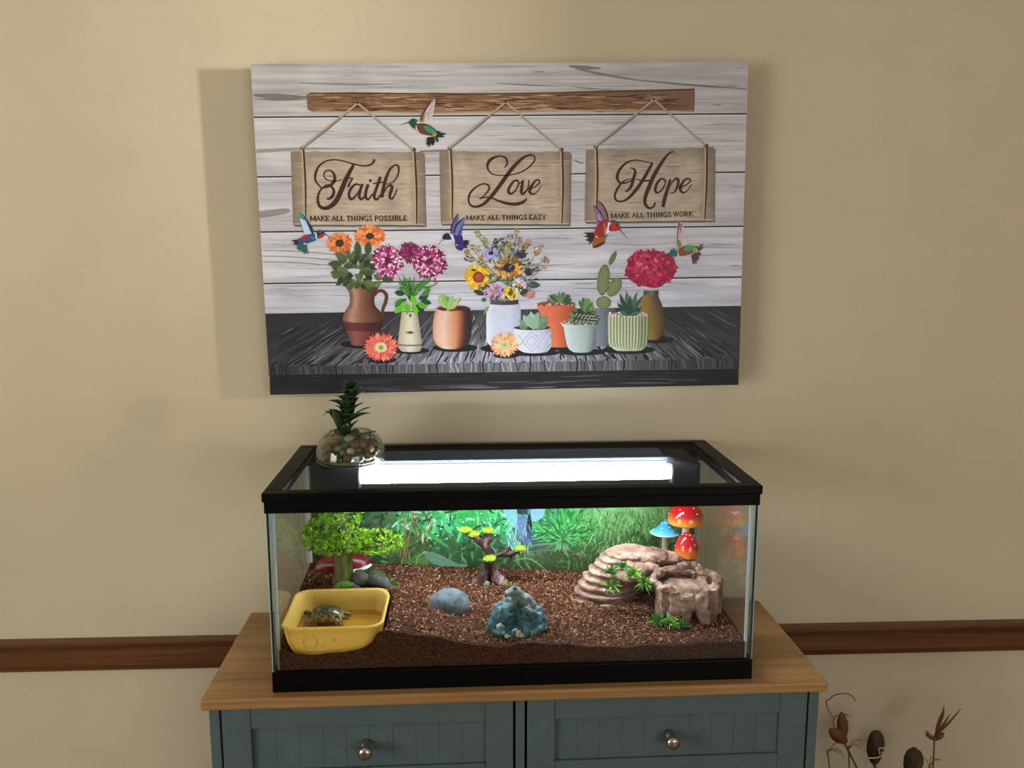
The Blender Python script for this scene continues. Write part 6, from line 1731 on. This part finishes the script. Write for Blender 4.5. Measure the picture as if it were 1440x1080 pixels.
# ------------------------------------------------------------------ dried flower arrangement beside the sideboard
def make_dried():
    vx, vy = 0.765, -0.125
    vm = T((vx, vy, 0))
    v = MB(); v.lathe([(0.05, 0.0), (0.075, 0.01), (0.095, 0.12), (0.085, 0.25), (0.05, 0.34), (0.045, 0.37), (0.055, 0.385), (0.048, 0.383), (0.040, 0.365), (0.045, 0.33), (0.078, 0.245), (0.086, 0.12), (0.065, 0.02), (0.001, 0.018)], 32)
    o = v.build('floor_vase', mat('vase_glaze', (92, 70, 52), 0.4, c2=(70, 52, 38), scale=(8, 8, 20)), None, smooth=True, mw=vm)
    tag(o, 'brown floor vase holding dried stems beside the sideboard', 'vase')
    M_b = mat('dry_bract', (112, 66, 28), 0.6, c2=(84, 46, 18), scale=(40, 40, 14), bump=0.0006)
    M_p = mat('dry_pod', (40, 28, 18), 0.7, c2=(82, 62, 40), scale=(80, 80, 30), bump=0.002, bscale=(200, 200, 60))
    M_s = mat('dry_stem', (120, 92, 60), 0.8, c2=(92, 66, 42), scale=(60, 60, 10))
    M_w = mat('dry_curl', (206, 190, 156), 0.7, c2=(180, 162, 128))
    def stemthing(label, tip, base, r=0.0022, bow=0.02):
        root = thing('dried_stem', label, 'dried flower', T((vx + base[0], vy + base[1], 0.33)))
        t = Vector((tip[0] - vx - base[0], tip[1] - vy - base[1], tip[2] - 0.33))
        pts = [Vector((0, 0, -0.1)), t * 0.02, t * 0.35 + Vector((bow, 0, 0)), t * 0.7 + Vector((bow, 0, 0)), t]
        s = MB(); s.tube(spline([tuple(p) for p in pts], 6), r, 7)
        s.build('stem', M_s, root, smooth=True)
        return root, t
    def bract(root, c, L_, w, tilt, lean, m=M_b):
        b = MB()
        n = 12
        vs = []
        for i in range(n + 1):
            t = i / n
            ww = w * math.sin(math.pi * min(1, t * 0.97 + 0.03)) ** 0.7
            cu = 0.35 * w * math.sin(math.pi * t)
            for k in range(5):
                a = (k - 2) / 2
                vs.append(Vector((a * ww, -cu * (1 - a * a) , L_ * t)))
        rot = Matrix.Rotation(tilt, 3, 'Y') @ Matrix.Rotation(lean, 3, 'X')
        b.add([rot @ p for p in vs], [(i * 5 + j, i * 5 + j + 1, (i + 1) * 5 + j + 1, (i + 1) * 5 + j) for i in range(n) for j in range(4)])
        o = b.build('bract', m, root, smooth=True); o.location = c
        so = o.modifiers.new('thick', 'SOLIDIFY'); so.thickness = 0.0015
    # tall folded brown bract
    r_, t = stemthing('dried stem with folded rust brown bracts next to the sideboard edge', (0.675, -0.12, Z0 - 0.250), (-0.02, 0))
    bract(r_, t + Vector((0.006, 0, -0.002)), 0.052, 0.013, -0.85, 0.1)
    bract(r_, t + Vector((0.004, 0.008, 0.0)), 0.056, 0.011, -0.12, -0.1)
    c = MB()
    c.tube(spline([(-0.034, 0, 0.088), (-0.024, 0, 0.097), (-0.006, 0, 0.100), (0.008, 0, 0.096), (0.018, 0, 0.084)], 5), 0.0010, 6)
    c.tube(spline([(-0.022, 0, 0.050), (-0.034, 0, 0.066), (-0.04, 0, 0.085), (-0.034, 0, 0.088)], 5), 0.0009, 6)
    c.tube(spline([(0, 0, 0.0), (-0.02, 0, 0.03), (-0.022, 0, 0.05), (-0.006, 0, 0.058), (0.006, 0, 0.054)], 5), 0.0009, 6)
    o = c.build('curling_tendril', M_s, r_, smooth=True); o.location = t
    # dark oval pod with pale curl
    def pod(label, tip, base, L_, w, curl):
        r_, t = stemthing(label, tip, base, 0.003)
        b = MB()
        prof = [(0.0015, 0.0), (w * 0.55, L_ * 0.12), (w * 0.9, L_ * 0.35), (w, L_ * 0.55), (w * 0.86, L_ * 0.8), (w * 0.5, L_ * 0.95), (0.0015, L_)]
        b.lathe(spline(prof, 4), 20, fn=lambda p, i, a: (p[0] * (1 + 0.07 * math.cos(6 * a)), p[1] * 0.8 * (1 + 0.07 * math.cos(6 * a)), p[2]))
        o = b.build('pod', M_p, r_, smooth=True); o.location = t
        if curl:
            c = MB(); c.tube(spline([(-0.022, -w, L_ * 0.36), (-0.004, -w * 1.0, L_ * 0.36), (0.008, -w * 0.95, L_ * 0.45), (0.004, -w * 0.9, L_ * 0.5)], 5), [0.0016] * 16, 7)
            c.tube(spline([(0.001, -w * 0.95, L_ * 0.45), (-0.001, -w * 0.9, L_ * 0.62), (0.010, -w * 0.85, L_ * 0.6)], 5), 0.0013, 7)
            o = c.build('pale_curl', M_w, r_, smooth=True); o.location = t
        else:
            c = MB(); q = random.Random(3)
            for i in range(60):
                a = q.uniform(0, math.tau); z = q.uniform(0.3, 1) * L_; rr_ = w * 0.9 * math.sin(math.pi * (z / L_) ** 1.2 * 0.9 + 0.2)
                c.ell((rr_ * math.cos(a), rr_ * 0.8 * math.sin(a), z), (0.003, 0.002, 0.004), 6, 5, 0.3, i)
            o = c.build('scales', M_p, r_); o.location = t
    pod('dark oval dried seed pod with a pale curled strip', (0.738, -0.12, Z0 - 0.300), (-0.006, 0), 0.072, 0.0165, True)
    pod('dark scaly dried seed pod', (0.815, -0.12, Z0 - 0.330), (0.010, 0), 0.062, 0.0185, False)
    # slender stem with crescent bract and plume
    r_, t = stemthing('slender dried stem with a rust crescent bract and feathery tip', (0.853, -0.12, Z0 - 0.245), (0.02, 0), 0.0016)
    c = MB(); c.tube(spline([(-0.017, 0, 0.014), (-0.012, -0.002, 0.004), (0.0, -0.003, -0.001), (0.010, -0.002, 0.002), (0.018, 0, 0.010)], 5), [0.0006, 0.0016, 0.0026] + [0.0042] * 15 + [0.0026, 0.0014, 0.0005], 8)
    o = c.build('crescent_bract', M_b, r_, smooth=True); o.location = t
    bract(r_, t + Vector((0.002, 0, 0.012)), 0.048, 0.0045, 0.28, 0)
    c = MB()
    for a, b_ in (((0.0, 0, 0.0), (0.048, 0, 0.058)), ((0.0, 0, 0.0), (0.014, 0, 0.066)), ((0.002, 0, 0.008), (0.030, 0.004, 0.045))):
        c.tube([a, tuple((Vector(a) + Vector(b_)) / 2 + Vector((0.002, 0, 0))), b_], [0.0018, 0.0022, 0.0006], 6)
    o = c.build('plume', M_b, r_, smooth=True); o.location = t
    # wiry grasses
    q = random.Random(15)
    for i, (lab, tip) in enumerate((('thin curling dried grass stalk leaning towards the sideboard', (0.640, -0.13, Z0 - 0.262)), ('bent dried grass stalk between the bracts and the dark pod', (0.690, -0.11, Z0 - 0.272)), ('straight wiry dried stalk beside the scaly pod', (0.842, -0.13, Z0 - 0.300)))):
        r_, t = stemthing(lab, tip, (-0.03 + 0.025 * i, 0.01), 0.0012, -0.012)
        c = MB()
        for k in range(5):
            d = Vector((q.uniform(-0.02, 0.035), q.gauss(0, 0.006), q.uniform(-0.015, 0.02)))
            c.tube(spline([(0, 0, 0), tuple(d * 0.5 + Vector((0, 0, 0.008))), tuple(d)], 4), 0.0007, 5)
        o = c.build('wisp', M_s, r_); o.location = t
make_dried()
